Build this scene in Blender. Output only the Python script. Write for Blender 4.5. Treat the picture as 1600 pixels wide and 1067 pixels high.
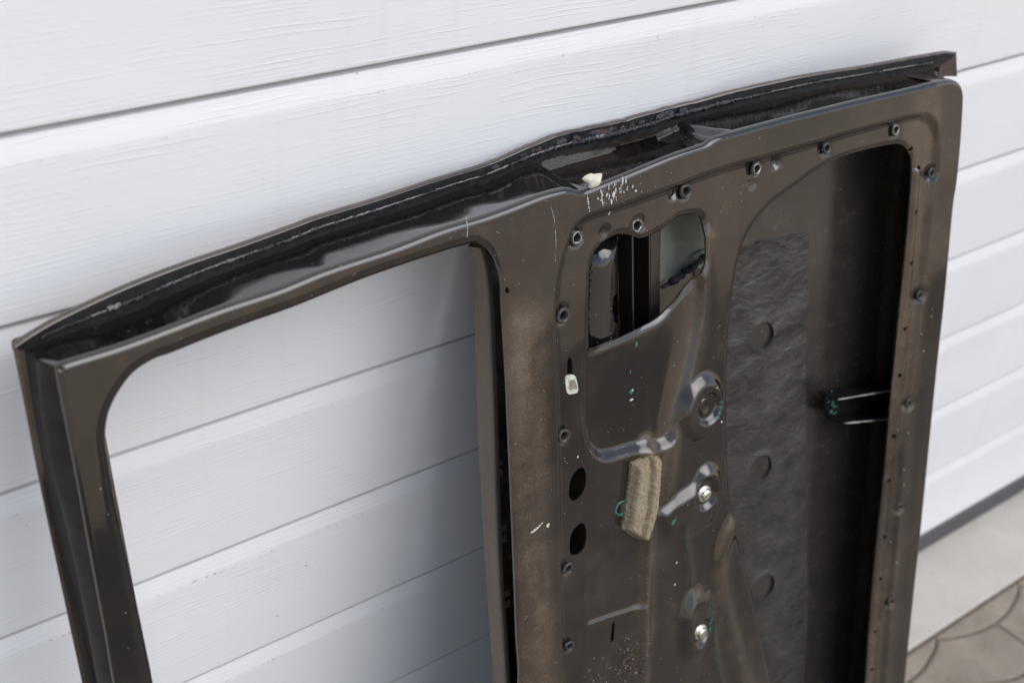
import bpy, math, random
import numpy as np
from mathutils import Matrix, Vector
random.seed(7)
rng = np.random.default_rng(7)

# ------------------------------------------------------------------ clear
for o in list(bpy.data.objects):
    bpy.data.objects.remove(o, do_unlink=True)
scene = bpy.context.scene
COL = scene.collection

# ------------------------------------------------------------------ camera
cam_data = bpy.data.cameras.new('camera')
cam = bpy.data.objects.new('camera', cam_data)
COL.objects.link(cam)
cam.matrix_world = Matrix(((0.78953514, 0.27519997, -0.54854283, 0.0),
                           (-0.60787876, 0.47355876, -0.63735823, -0.9),
                           (0.08436629, 0.83666426, 0.5411795, 1.58895),
                           (0, 0, 0, 1)))
cam_data.sensor_width = 36.0
cam_data.sensor_fit = 'HORIZONTAL'
cam_data.lens = 45.23
cam_data.clip_start = 0.02
cam_data.clip_end = 500.0
cam_data.dof.use_dof = True
cam_data.dof.focus_distance = 1.25
cam_data.dof.aperture_fstop = 5.0
scene.camera = cam

# ------------------------------------------------------------------ sky + sun
SUN_ELEV = math.radians(48)
SUN_AZ = math.radians(158)         # veiled sun in front of the garage, a little to the right
world = bpy.data.worlds.new('World')
scene.world = world
world.use_nodes = True
wn = world.node_tree.nodes
wl = world.node_tree.links
wn.clear()
sky = wn.new('ShaderNodeTexSky')
sky.sky_type = 'NISHITA'
sky.sun_disc = False
sky.sun_elevation = SUN_ELEV
sky.sun_rotation = SUN_AZ
sky.air_density = 1.0
sky.dust_density = 1.5
sky.ozone_density = 0.3
bg = wn.new('ShaderNodeBackground')
bg.inputs['Strength'].default_value = 0.12
wo = wn.new('ShaderNodeOutputWorld')
wl.new(sky.outputs['Color'], bg.inputs['Color'])
wl.new(bg.outputs['Background'], wo.inputs['Surface'])

sun_data = bpy.data.lights.new('sun', 'SUN')
sun_data.energy = 1.4
sun_data.angle = math.radians(57)
sun_data.color = (0.97, 0.985, 1.0)
sun = bpy.data.objects.new('sun', sun_data)
COL.objects.link(sun)
sd = Vector((math.sin(SUN_AZ) * math.cos(SUN_ELEV), math.cos(SUN_AZ) * math.cos(SUN_ELEV), math.sin(SUN_ELEV)))
sun.rotation_euler = sd.to_track_quat('Z', 'Y').to_euler()
sun.location = (4, -4, 5)

scene.view_settings.view_transform = 'Standard'
scene.view_settings.look = 'None'
scene.view_settings.gamma = 1.0
scene.view_settings.exposure = 0.38
scene.render.engine = 'CYCLES'
scene.cycles.max_bounces = 8

# ------------------------------------------------------------------ traced plan of the door (mm, in the door's own plane)
D = {'belt_back': [(-195.7, 1042.9), (-191.8, 1024.0), (-193.0, 980.2), (-194.8, 924.0), (-197.1, 873.9), (-198.6, 771.0), (-199.0, 678.5), (-197.8, 539.8)],
 'belt_front': [(-199.6, 1047.9), (-194.8, 1027.2), (-192.6, 986.8), (-193.9, 931.5), (-194.8, 881.8), (-198.0, 781.2), (-199.6, 690.7), (-198.6, 554.5)],
 'big_hole': [(197.2, 367.4), (171.4, 462.0), (143.5, 556.1), (126.7, 608.1), (112.9, 652.1), (106.9, 709.7), (102.9, 775.2), (101.5, 823.8), (102.0, 875.9),
              (104.9, 910.3), (109.0, 936.5), (114.5, 963.7), (124.1, 984.1), (139.2, 1001.2), (161.6, 1014.6), (175.0, 1019.4), (206.8, 1028.9), (228.3, 1035.8),
              (261.4, 1042.3), (301.3, 1043.8), (346.4, 1041.9), (377.5, 1038.8), (393.9, 1031.4), (406.5, 1017.1), (410.2, 1001.6), (410.9, 958.2), (410.5, 894.4),
              (408.2, 829.5), (405.9, 762.5), (404.5, 718.6), (403.5, 635.0), (401.1, 561.0), (399.3, 515.0), (396.2, 409.5), (397.7, 263.6)],
 'boss_a': (59.8, 807.9),
 'boss_b': [(-6.1, 697.8), (10.3, 709.8), (28.8, 713.1), (49.6, 717.2), (60.3, 730.1), (74.4, 732.2), (89.0, 720.2), (94.8, 697.3), (92.3, 673.1), (81.3, 656.5),
            (55.7, 645.8), (15.4, 658.6)],
 'boss_c': (54.7, 527.8),
 'bracket': [(327.1, 718.7), (433.6, 696.0), (342.8, 680.2), (438.4, 653.5)],
 'card_recess': [(-150.1, 550.2), (-146.0, 761.0), (-143.5, 903.5), (-141.8, 983.2), (-136.6, 1014.2), (-127.8, 1037.4), (-114.6, 1058.1), (-92.2, 1064.9),
                 (-63.9, 1065.3), (-30.7, 1066.9), (12.3, 1069.1), (75.0, 1073.0), (151.2, 1072.3), (242.8, 1072.4), (286.9, 1072.5), (332.6, 1072.0), (381.1, 1071.1),
                 (412.4, 1068.5), (431.7, 1060.4), (443.5, 1046.1), (449.1, 1023.4), (450.8, 993.3), (444.9, 935.4), (443.1, 843.8), (437.8, 732.9), (430.2, 632.9),
                 (430.8, 548.6), (431.5, 386.5), (431.1, 249.3)],
 'channel': [(-10.7, 1016.1), (29.4, 1013.4), (-12.4, 878.1), (24.7, 896.5)],
 'chips_green': [(-25.5, 906.2), (-34.6, 878.1), (-33.1, 855.0), (-33.2, 845.4), (13.2, 687.3), (245.7, 1018.7), (51.0, 1023.5)],
 'chips_pale': [(-46.5, 724.5), (69.1, 694.8), (-115.4, 811.8), (25.6, 624.8), (22.8, 596.9), (93.5, 779.1)],
 'crease_left': [(-613.9, 1069.2, -44), (-616.5, 1021.4, -44), (-618.2, 964.0, -44), (-617.4, 892.3, -44), (-616.0, 819.9, -44), (-615.3, 766.7, -44)],
 'crease_ridge': [(-104.4, 600.0), (-75.8, 595.7), (-52.2, 591.4), (-28.1, 587.8)],
 'crease_top': [(-608.9, 1069.7, -45.8), (-583.7, 1075.7, -49.5), (-551.0, 1080.2, -51.5), (-523.1, 1082.4, -52.9), (-495.5, 1086.4, -54.3), (-459.5, 1091.2, -56.0),
                (-414.9, 1093.3, -61.8), (-372.1, 1094.6, -67.0), (-350.5, 1096.8, -69.6), (-293.8, 1096.7, -76.5), (-247.2, 1096.9, -82.1), (-189.5, 1098.3, -88.6),
                (-149.2, 1097.8, -92.3), (-102.0, 1102.6, -96.4), (-53.8, 1103.5, -99.5), (-19.1, 1102.5, -100.6), (25.8, 1101.3, -102.0), (74.3, 1102.5, -99.5),
                (104.7, 1107.5, -98.0), (144.8, 1111.3, -90.0), (210.7, 1113.7, -77.7), (304.3, 1116.9, -62.3), (386.2, 1114.0, -56.8), (492.3, 1108.8, -52.1)],
 'dimples': [(-73.1, 1039.7), (167.2, 1059.3), (132.4, 1044.4), (17.1, 1059.4)],
 'dish_a': (65.8, 807.5),
 'dish_b': (65.9, 700.2),
 'dish_c': (62.2, 515.0),
 'edge_left': [(-605.7, 1067.0), (-606.3, 1038.4), (-606.6, 1001.0), (-607.1, 955.2), (-607.8, 923.9), (-608.5, 877.1), (-609.0, 836.4), (-610.4, 789.1)],
 'edge_right': [(458.1, 1100.9), (474.9, 1096.6), (484.9, 1088.9), (491.3, 1076.4), (494.8, 1024.5), (495.0, 972.6), (491.9, 940.7), (492.1, 822.4), (489.5, 716.2),
                (488.2, 584.7), (487.0, 475.6), (484.3, 361.6), (482.3, 222.2)],
 'edge_top': [(-599.2, 1069.0), (-555.4, 1070.0), (-514.7, 1073.1), (-472.4, 1076.6), (-422.1, 1078.7), (-377.5, 1083.4), (-312.7, 1086.1), (-262.4, 1090.5),
              (-216.9, 1091.4), (-186.8, 1093.4), (-152.1, 1096.5), (-127.2, 1096.4), (-117.2, 1094.9), (-109.6, 1091.1), (-101.9, 1089.7), (-91.6, 1090.5),
              (-46.3, 1094.6), (11.1, 1100.6), (48.0, 1102.3), (57.9, 1103.0), (66.8, 1105.8), (78.6, 1107.1), (129.1, 1107.1), (187.8, 1107.1), (239.0, 1106.1),
              (305.6, 1105.0), (375.9, 1103.0), (433.0, 1102.3)],
 'foam': [(-44.3, 778.8), (-34.0, 778.9), (-25.3, 778.9), (-18.4, 782.8), (-7.0, 772.2), (-7.9, 752.0), (-9.7, 736.5), (-14.2, 714.4), (-20.5, 695.9), (-28.6, 678.8),
          (-41.8, 688.1), (-58.1, 705.3), (-51.6, 735.2), (-47.6, 757.0)],
 'fold_line': [(31.2, 666.8), (42.7, 623.9), (46.3, 579.0), (38.4, 547.3)],
 'fold_line2': [(74.9, 557.2), (85.5, 516.1), (87.4, 478.2), (102.2, 416.6)],
 'green_plate': [(44.7, 1027.3), (120.8, 1009.9), (122.0, 954.7), (104.3, 945.9), (73.2, 943.6), (43.8, 945.6)],
 'hinge_hole': [(10.1, -89.7), (32.7, -102.9), (62.4, -97.6), (79.4, -102.9), (75.5, -87.1), (71.6, -64.0), (48.0, -61.3), (19.0, -59.8), (3.9, -63.5)],
 'key_slot': [(-124.8, 920.7), (-121.9, 924.3), (-119.0, 920.2), (-119.5, 906.1), (-122.3, 905.5), (-124.9, 907.8)],
 'lip_left': [(-620.5, 1076.5, -47), (-621.3, 1019.2, -47), (-622.4, 965.0, -47), (-622.8, 888.4, -47), (-623.0, 831.0, -47), (-623.1, 768.9, -47)],
 'lip_top': [(-620.5, 1076.5, -47.0), (-605.7, 1081.3, -48.8), (-580.5, 1086.7, -52.5), (-529.3, 1095.1, -55.5), (-479.4, 1100.2, -57.9), (-425.9, 1102.2, -63.0),
             (-369.2, 1104.6, -70.0), (-347.6, 1105.9, -72.6), (-284.5, 1105.6, -80.3), (-216.6, 1107.0, -88.3), (-146.3, 1107.7, -95.3), (-89.6, 1113.6, -100.2),
             (-50.8, 1116.8, -102.5), (-11.6, 1116.4, -103.8), (47.6, 1115.2, -104.0), (67.6, 1117.1, -103.0), (107.6, 1117.2, -101.0), (123.5, 1118.0, -97.8),
             (180.5, 1123.1, -86.6), (276.2, 1126.6, -70.3), (370.5, 1123.7, -60.7), (514.3, 1119.0, -54.3), (539.5, 1114.5, -53.4)],
 'mat': [(148.2, 934.4), (174.1, 934.0), (203.8, 931.2), (227.4, 933.9), (249.4, 934.1), (277.3, 932.8), (312.8, 931.5), (316.0, 848.0), (320.5, 724.8), (327.8, 592.3),
         (339.0, 459.1), (359.0, 237.9)],
 'mat_holes': [(245.0, 813.2), (251.0, 629.2), (263.0, 446.3)],
 'metal_clip': [(-128.9, 904.6), (-122.8, 905.9), (-116.0, 901.8), (-113.4, 885.2), (-119.7, 884.4), (-127.3, 887.8)],
 'oval_holes': [[(-128.0, 779.7), (-123.6, 792.0), (-113.0, 798.8), (-105.9, 792.3), (-105.9, 776.8), (-112.4, 765.2), (-122.2, 763.1), (-127.6, 769.8)],
                [(-129.6, 714.8), (-125.9, 727.7), (-113.5, 733.4), (-107.1, 725.8), (-107.3, 709.8), (-112.9, 698.9), (-124.5, 698.4), (-129.2, 704.4)]],
 'pin_holes': [(403.8, 1027.8), (420.4, 1002.0), (419.9, 948.0), (418.8, 883.0), (416.6, 797.0), (414.4, 733.7), (412.6, 647.9), (410.6, 583.1), (410.7, 497.3),
               (409.6, 431.7), (407.6, 346.4), (407.2, 282.8)],
 'plate': [(-80.1, 904.9), (-77.8, 986.9), (-74.8, 1006.2), (-64.5, 1019.5), (-51.8, 1024.4), (-37.4, 1022.8), (-28.1, 1019.2), (-27.9, 959.8), (-29.7, 889.3)],
 'plate_slot': [(-48.2, 961.0), (-42.5, 963.3), (-36.9, 957.9), (-36.9, 935.6), (-40.6, 930.1), (-47.1, 933.3), (-48.9, 941.7)],
 'pocket': [(-102.3, 905.2), (-99.3, 921.6), (-77.4, 921.9), (-17.3, 926.6), (25.3, 940.0), (54.7, 961.9), (59.1, 924.8), (46.6, 869.6), (28.0, 815.0), (12.9, 781.7),
            (-35.6, 789.9), (-76.0, 795.6), (-94.0, 811.1), (-102.7, 837.7)],
 'pocket_low': [(-110.3, 525.4), (-108.3, 623.4), (-107.3, 655.6), (-99.5, 676.3), (-82.9, 691.5), (-59.9, 697.8), (-24.4, 692.8), (-24.9, 627.1), (-28.5, 542.9),
                (-31.9, 484.8)],
 'post_edge': [(-208.5, 579.3), (-207.8, 637.8), (-206.9, 710.4), (-205.9, 816.5), (-205.1, 895.9), (-203.9, 945.5), (-203.6, 981.6), (-203.2, 1008.3), (-203.0, 1027.4),
               (-206.4, 1042.5), (-212.4, 1055.9), (-221.8, 1065.1), (-231.1, 1068.0)],
 'post_hole': (-200.5, 1016.3),
 'post_ridge': [(-178.9, 968.8), (-188.4, 892.1), (-188.0, 779.2), (-185.7, 680.3), (-186.0, 570.5)],
 'putty': (-88.4, 1095.8),
 'rib_curve': [(117.6, 640.7), (101.2, 617.2), (92.7, 576.9), (106.2, 516.5), (127.2, 450.2), (144.0, 396.1)],
 'rib_low': [(-14.4, 785.4), (-18.7, 676.1), (-24.0, 594.8), (-29.7, 486.0)],
 'round_hole': (-57.4, 728.3),
 'rust_patch': (-55.1, 517.6),
 'seam_l': [(-77.3, -126.5), (-91.4, -29.0)],
 'seam_r': [(112.3, -123.5), (98.1, -33.0)],
 'shoulder_left': [(-612.9, 1068.8, -22), (-617.0, 1026.7, -24), (-618.9, 981.5, -24), (-616.5, 941.4, -24), (-616.0, 906.0, -24), (-615.9, 867.4, -24),
                   (-616.6, 814.2, -24), (-617.4, 779.7, -24)],
 'small_hole': [(-94.1, 954.3), (-92.4, 987.4), (-91.3, 1005.7), (-86.5, 1020.5), (-79.8, 1026.3), (-70.7, 1031.2), (-58.2, 1033.1), (-45.7, 1031.3), (-36.4, 1027.5),
                (-25.4, 1022.1), (-13.7, 1021.3), (-0.6, 1023.5), (15.8, 1028.3), (29.1, 1032.0), (46.3, 1030.0), (56.5, 1026.6), (61.2, 1018.3), (63.5, 998.4),
                (63.9, 977.3), (59.4, 966.4), (51.1, 956.5), (41.9, 948.3), (25.3, 935.7), (7.9, 925.0), (-17.3, 921.6), (-49.9, 919.3), (-77.5, 918.5), (-88.4, 921.1),
                (-94.1, 925.6), (-94.1, 940.7)],
 'smear': [(-188.3, 758.2), (-175.4, 755.0), (-163.8, 754.0)],
 'sockets': [(-109.7, 1044.0), (-29.7, 1036.5), (32.2, 1058.7), (134.6, 1060.5), (246.5, 1060.3), (368.2, 1057.6), (441.7, 991.3), (439.2, 836.1), (435.4, 688.9),
             (433.5, 536.0), (432.6, 386.0), (-131.0, 971.2), (-135.2, 843.8), (-135.3, 688.6), (-136.3, 591.2)],
 'streaks': [[(-100.5, 1086.1), (-99.3, 1076.5), (-97.9, 1068.1)], [(-83.9, 1086.8), (-82.5, 1077.8), (-81.1, 1069.9)],
             [(-238.9, 1096.4), (-238.2, 1086.3), (-239.6, 1076.7)], [(-144.5, 1084.3), (-140.6, 1069.3), (-140.0, 1047.4), (-141.5, 1029.0)]],
 'thin_slot': [(-69.2, 586.9), (-65.5, 585.1), (-68.8, 560.3), (-73.2, 562.4)],
 'window': [(-240.1, 1068.5), (-257.3, 1068.6), (-306.8, 1066.9), (-350.4, 1064.2), (-408.0, 1058.3), (-449.2, 1055.9), (-486.7, 1053.2), (-517.0, 1050.2),
            (-532.3, 1049.3), (-549.1, 1043.7), (-562.3, 1032.7), (-571.5, 1020.8), (-577.1, 1007.6), (-579.8, 993.4), (-580.2, 978.1), (-581.1, 949.9), (-580.8, 926.3),
            (-579.9, 898.2), (-579.4, 854.4), (-578.9, 817.0), (-578.6, 772.1)]}

# ------------------------------------------------------------------ material helpers
class NT:
    def __init__(self, name):
        self.m = bpy.data.materials.new(name)
        self.m.use_nodes = True
        self.t = self.m.node_tree
        self.n = self.t.nodes
        self.b = self.n['Principled BSDF']
        self.co = self.n.new('ShaderNodeTexCoord').outputs['Object']
    def node(self, typ, **kw):
        nd = self.n.new(typ)
        for k, v in kw.items():
            setattr(nd, k, v)
        return nd
    def link(self, a, b):
        self.t.links.new(a, b)
    def set(self, key, v):
        if isinstance(v, bpy.types.NodeSocket):
            self.link(v, self.b.inputs[key])
        else:
            self.b.inputs[key].default_value = v
    def mapping(self, scale=(1, 1, 1), rot=(0, 0, 0), src=None):
        mp = self.node('ShaderNodeMapping')
        mp.inputs['Scale'].default_value = scale
        mp.inputs['Rotation'].default_value = rot
        self.link(src or self.co, mp.inputs['Vector'])
        return mp.outputs['Vector']
    def noise(self, scale, detail=4, rough=0.55, vec=None, dist=0.0):
        nd = self.node('ShaderNodeTexNoise')
        nd.inputs['Scale'].default_value = scale
        nd.inputs['Detail'].default_value = detail
        nd.inputs['Roughness'].default_value = rough
        nd.inputs['Distortion'].default_value = dist
        self.link(vec or self.co, nd.inputs['Vector'])
        return nd.outputs['Fac']
    def voronoi(self, scale, vec=None, feature='F1', rnd=1.0):
        nd = self.node('ShaderNodeTexVoronoi', feature=feature)
        nd.inputs['Scale'].default_value = scale
        nd.inputs['Randomness'].default_value = rnd
        self.link(vec or self.co, nd.inputs['Vector'])
        return nd.outputs['Distance']
    def ramp(self, fac, a, b, lo=0.0, hi=1.0):
        nd = self.node('ShaderNodeMapRange')
        nd.clamp = True
        for i, v in zip((1, 2, 3, 4), (a, b, lo, hi)):
            nd.inputs[i].default_value = v
        self.link(fac, nd.inputs[0])
        return nd.outputs[0]
    def math(self, op, a, b=None):
        nd = self.node('ShaderNodeMath', operation=op)
        for i, v in enumerate((a, b)):
            if v is None:
                continue
            if isinstance(v, bpy.types.NodeSocket):
                self.link(v, nd.inputs[i])
            else:
                nd.inputs[i].default_value = v
        return nd.outputs[0]
    def mix(self, fac, a, b):
        nd = self.node('ShaderNodeMix', data_type='RGBA')
        for idx, v in ((0, fac), (6, a), (7, b)):
            if isinstance(v, bpy.types.NodeSocket):
                self.link(v, nd.inputs[idx])
            else:
                nd.inputs[idx].default_value = v if idx == 0 else (*v, 1) if len(v) == 3 else v
        return nd.outputs[2]
    def bump(self, h, strength, dist, normal=None):
        nd = self.node('ShaderNodeBump')
        nd.inputs['Strength'].default_value = strength
        nd.inputs['Distance'].default_value = dist
        self.link(h, nd.inputs['Height'])
        if normal:
            self.link(normal, nd.inputs['Normal'])
        self.link(nd.outputs['Normal'], self.b.inputs['Normal'])
        return nd.outputs['Normal']
    def attr(self, name):
        nd = self.node('ShaderNodeAttribute', attribute_name=name)
        return nd.outputs['Fac']

def black_paint(name, dust=0.25, rough=0.09, base=(0.006, 0.006, 0.0065), dustcol=(0.170, 0.118, 0.078), use_attr=False, specks=True, wave=0.25):
    """old black enamel under a thin uneven film of brown dust"""
    t = NT(name)
    big = t.noise(6, 5, 0.6)
    mid = t.noise(38, 6, 0.65)
    fine = t.noise(900, 3, 0.7)
    f = t.math('MULTIPLY', t.ramp(big, 0.3, 0.72, 0.55, 1.4), t.ramp(mid, 0.28, 0.75, 0.6, 1.4))
    f = t.math('MULTIPLY', f, t.ramp(fine, 0.32, 0.68, 0.4, 1.7))
    # dry water runs
    run = t.noise(1.0, 3, 0.6, t.mapping((75.0, 5.0, 40.0)))
    f = t.math('MULTIPLY', f, t.ramp(run, 0.35, 0.7, 0.85, 1.2))
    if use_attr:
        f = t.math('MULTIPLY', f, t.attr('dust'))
    else:
        f = t.math('MULTIPLY', f, dust)
    # scratches: thin stretched noise lines
    sc = t.noise(60, 2, 0.5, t.mapping((1.0, 14.0, 1.0), (0, 0, 0.5)), 0.6)
    sc = t.ramp(t.math('ABSOLUTE', t.math('SUBTRACT', sc, 0.5)), 0.0, 0.004, 0.32, 0.0)
    sc = t.math('MULTIPLY', sc, t.ramp(t.noise(9, 2, 0.5), 0.48, 0.62))
    f = t.math('MINIMUM', t.math('ADD', f, sc), 0.95)
    col = t.mix(f, base, dustcol)
    if specks:
        v = t.voronoi(230)
        pick = t.noise(90, 0, 0.5)
        sp = t.math('MULTIPLY', t.ramp(v, 0.09, 0.14, 1, 0), t.ramp(pick, 0.66, 0.69, 0, 1))
        col = t.mix(sp, col, (0.34, 0.32, 0.29))
    t.set('Base Color', col)
    r = t.math('ADD', t.math('MULTIPLY', f, 0.40), t.ramp(mid, 0.2, 0.8, rough * 0.7, rough * 1.6))
    t.set('Roughness', r)
    t.set('IOR', 1.74)
    w1 = t.noise(14, 2, 0.4)
    w2 = t.noise(420, 2, 0.5)
    h = t.math('ADD', t.math('MULTIPLY', w1, 1.0), t.math('MULTIPLY', w2, 0.016))
    h = t.math('ADD', h, t.math('MULTIPLY', t.noise(52, 2, 0.5), 0.10))
    t.bump(h, wave, 0.004)
    return t.m

def plain(name, col, rough=0.5, metal=0.0, var=0.25, scale=60, bump=0.0, bscale=300, bdist=0.001, spec=0.5):
    t = NT(name)
    n = t.noise(scale, 5, 0.6)
    c2 = tuple(c * (1 - var) for c in col)
    c3 = tuple(min(1, c * (1 + var)) for c in col)
    t.set('Base Color', t.mix(t.ramp(n, 0.25, 0.75), c2, c3))
    t.set('Roughness', rough)
    t.set('Metallic', metal)
    t.set('Specular IOR Level', spec)
    if bump:
        t.bump(t.noise(bscale, 5, 0.65), bump, bdist)
    return t.m

MAT = {}
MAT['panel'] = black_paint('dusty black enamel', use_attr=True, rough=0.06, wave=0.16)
MAT['gloss'] = black_paint('glossy black enamel', dust=0.035, rough=0.07, wave=0.10)
MAT['shut'] = black_paint('shut face enamel', use_attr=True, rough=0.04, wave=0.06)
MAT['skin'] = black_paint('inside of outer skin', dust=0.12, rough=0.15, base=(0.014, 0.013, 0.013), dustcol=(0.15, 0.110, 0.085), wave=0.18)
MAT['dark'] = black_paint('dark inner steel', dust=0.10, rough=0.25, specks=True)
MAT['bracket'] = plain('dull black bracket', (0.008, 0.008, 0.009), 0.6, 0.0, 0.5, 80, 0.3, 200, 0.001, 0.1)
MAT['belt'] = black_paint('light brown sill flange', dust=0.95, rough=0.45, dustcol=(0.235, 0.185, 0.140), wave=0.1)  # strong brown film makes the whole flange lighter

def mat_bitumen():
    t = NT('bitumen damping mat')
    n = t.noise(30, 5, 0.6)
    f = t.noise(260, 4, 0.7)
    c = t.mix(t.ramp(n, 0.3, 0.7), (0.022, 0.020, 0.020), (0.052, 0.046, 0.043))
    c = t.mix(t.ramp(f, 0.55, 0.8, 0, 0.6), c, (0.12, 0.105, 0.095))
    t.set('Base Color', c)
    t.set('Roughness', t.ramp(n, 0.3, 0.7, 0.24, 0.42))
    cr = t.noise(40, 3, 0.55, t.mapping((1, 1.9, 1), (0, 0, 0.5)), 0.8)
    cr = t.math('ABSOLUTE', t.math('SUBTRACT', cr, 0.5))
    h = t.math('ADD', t.math('MULTIPLY', cr, 1.6), t.math('MULTIPLY', f, 0.10))
    t.bump(h, 0.40, 0.004)
    return t.m
MAT['bitumen'] = mat_bitumen()

def mat_foam():
    t = NT('old open cell foam')
    n = t.noise(260, 5, 0.85)
    g = t.noise(25, 3, 0.5)
    c = t.mix(t.ramp(n, 0.3, 0.7), (0.15, 0.115, 0.070), (0.50, 0.40, 0.26))
    c = t.mix(t.ramp(g, 0.35, 0.7, 0, 0.35), c, (0.30, 0.27, 0.22))
    t.set('Base Color', c)
    t.set('Roughness', 0.95)
    t.bump(n, 0.9, 0.0025)
    return t.m
MAT['foam'] = mat_foam()
MAT['steel'] = plain('worn zinc steel', (0.42, 0.41, 0.38), 0.35, 0.85, 0.5, 160)
MAT['brightmetal'] = plain('bright sheet metal', (0.72, 0.70, 0.62), 0.22, 0.9, 0.35, 200)
MAT['socket'] = plain('worn black clip socket', (0.055, 0.052, 0.05), 0.35, 0.2, 0.7, 400)
MAT['rust'] = plain('rusty torn steel', (0.055, 0.030, 0.022), 0.7, 0.0, 0.7, 150, 0.8, 260, 0.003)
MAT['sealer'] = plain('cracked seam sealer', (0.030, 0.030, 0.033), 0.30, 0.0, 0.8, 220, 0.9, 200, 0.003)
MAT['sealer_pale'] = plain('pale flaking sealer edge', (0.23, 0.22, 0.22), 0.5, 0.0, 0.6, 400, 0.8, 300, 0.002)
MAT['lip'] = plain('black underseal on the lip', (0.009, 0.0088, 0.009), 0.62, 0.0, 0.6, 120, 0.9, 150, 0.002, 0.25)
MAT['step'] = plain('grimy dark step', (0.020, 0.0175, 0.0155), 0.5, 0.0, 0.5, 60, 0.3, 220, 0.001, 0.2)
MAT['greenpaint'] = plain('exposed green paint', (0.03, 0.16, 0.11), 0.35, 0.0, 0.4, 300)
MAT['greendull'] = plain('dull worn green', (0.018, 0.075, 0.055), 0.4, 0.0, 0.5, 200)
MAT['slotclip'] = plain('dusty grey clip', (0.10, 0.095, 0.088), 0.5, 0.0, 0.6, 200)
MAT['palechip'] = plain('pale bare chip', (0.52, 0.55, 0.46), 0.45, 0.0, 0.3, 300)
MAT['scuff'] = plain('white scuff', (0.46, 0.45, 0.44), 0.6, 0.0, 0.3, 900)
MAT['putty'] = plain('cream filler putty', (0.66, 0.60, 0.47), 0.6, 0.0, 0.12, 200, 0.5, 240, 0.002)
MAT['greyplate'] = plain('greenish grey inner plate', (0.21, 0.215, 0.175), 0.28, 0.0, 0.25, 40)

def mat_garage():
    t = NT('white wood grained steel')
    sep = t.node('ShaderNodeSeparateXYZ')
    t.link(t.co, sep.inputs[0])
    # wood grain: wavy nearly horizontal lines
    v1 = t.mapping((1.3, 1.0, 9.0))
    warp = t.noise(1.6, 3, 0.5, v1)
    v2 = t.mapping((16.0, 1.0, 150.0))
    w2 = t.noise(1.0, 3, 0.6, v2, 0.4)
    ph = t.math('ADD', t.math('MULTIPLY', sep.outputs[2], 1180.0), t.math('MULTIPLY', warp, 48.0))
    ph = t.math('ADD', ph, t.math('MULTIPLY', w2, 4.5))
    lines = t.math('SINE', ph)
    lines = t.ramp(lines, 0.55, 1.0, 0.0, 1.0)
    brk = t.noise(1.0, 4, 0.6, t.mapping((9.0, 1.0, 80.0)))
    brk2 = t.noise(1.0, 2, 0.5, t.mapping((2.2, 1.0, 10.0)))
    amp = t.math('MULTIPLY', t.ramp(brk, 0.42, 0.62), t.ramp(brk2, 0.30, 0.60, 0.35, 1.0))
    hgt = t.math('MULTIPLY', lines, amp)
    fine = t.noise(1.0, 3, 0.6, t.mapping((60.0, 1.0, 420.0)))
    hgt = t.math('ADD', hgt, t.math('MULTIPLY', fine, 0.45))
    t.bump(hgt, 0.40, 0.0006)
    n = t.noise(3.0, 5, 0.6, t.mapping((1, 1, 2)))
    c = t.mix(t.ramp(n, 0.35, 0.7), (0.770, 0.775, 0.785), (0.81, 0.813, 0.818))
    # dirt held in the grain and a few specks
    c = t.mix(t.math('MULTIPLY', hgt, 0.07), c, (0.5, 0.48, 0.45))
    v = t.voronoi(55)
    pick = t.noise(23, 0, 0.5)
    sp = t.math('MULTIPLY', t.ramp(v, 0.05, 0.09, 1, 0), t.ramp(pick, 0.70, 0.72, 0, 1))
    c = t.mix(t.math('MULTIPLY', sp, 0.7), c, (0.38, 0.35, 0.32))
    fr = t.math('FRACT', t.math('DIVIDE', t.math('SUBTRACT', ZA + 20 * DZ, sep.outputs[2]), DZ))
    near = t.ramp(t.math('ABSOLUTE', t.math('SUBTRACT', fr, 0.150)), 0.0, 0.022, 1, 0)
    low = t.ramp(fr, 0.955, 0.985, 0, 1)
    dots = t.math('MULTIPLY', t.ramp(t.noise(150, 2, 0.6), 0.58, 0.66), t.ramp(t.noise(14, 2, 0.5), 0.45, 0.6))
    c = t.mix(t.math('MULTIPLY', t.math('MAXIMUM', near, t.math('MULTIPLY', low, 0.7)), t.math('MULTIPLY', dots, 0.75)), c, (0.36, 0.32, 0.27))
    film = t.math('MULTIPLY', t.math('MAXIMUM', near, low), t.ramp(t.noise(8, 3, 0.6, t.mapping((1, 1, 0.3))), 0.45, 0.7, 0, 0.16))
    c = t.mix(film, c, (0.55, 0.48, 0.38))
    drip = t.noise(1.0, 2, 0.5, t.mapping((26.0, 1.0, 1.2)))
    c = t.mix(t.ramp(drip, 0.62, 0.8, 0, 0.16), c, (0.62, 0.56, 0.48))
    t.set('Base Color', c)
    t.set('Roughness', t.ramp(n, 0.3, 0.7, 0.36, 0.48))
    return t.m
ZA = 1.58895 - 0.46386 * 0.9                     # height of the groove that crosses the upper left
DZ = 0.17892 * 0.9                               # rib spacing
MAT['garage'] = mat_garage()

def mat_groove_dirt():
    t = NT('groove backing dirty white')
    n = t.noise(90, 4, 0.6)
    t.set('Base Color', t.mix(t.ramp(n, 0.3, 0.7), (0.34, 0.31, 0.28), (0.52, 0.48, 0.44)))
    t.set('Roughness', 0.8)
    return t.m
MAT['groove'] = mat_groove_dirt()
MAT['seal'] = plain('weathered rubber seal', (0.075, 0.073, 0.076), 0.7, 0.0, 0.25, 90, 0.4, 180, 0.001)

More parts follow.
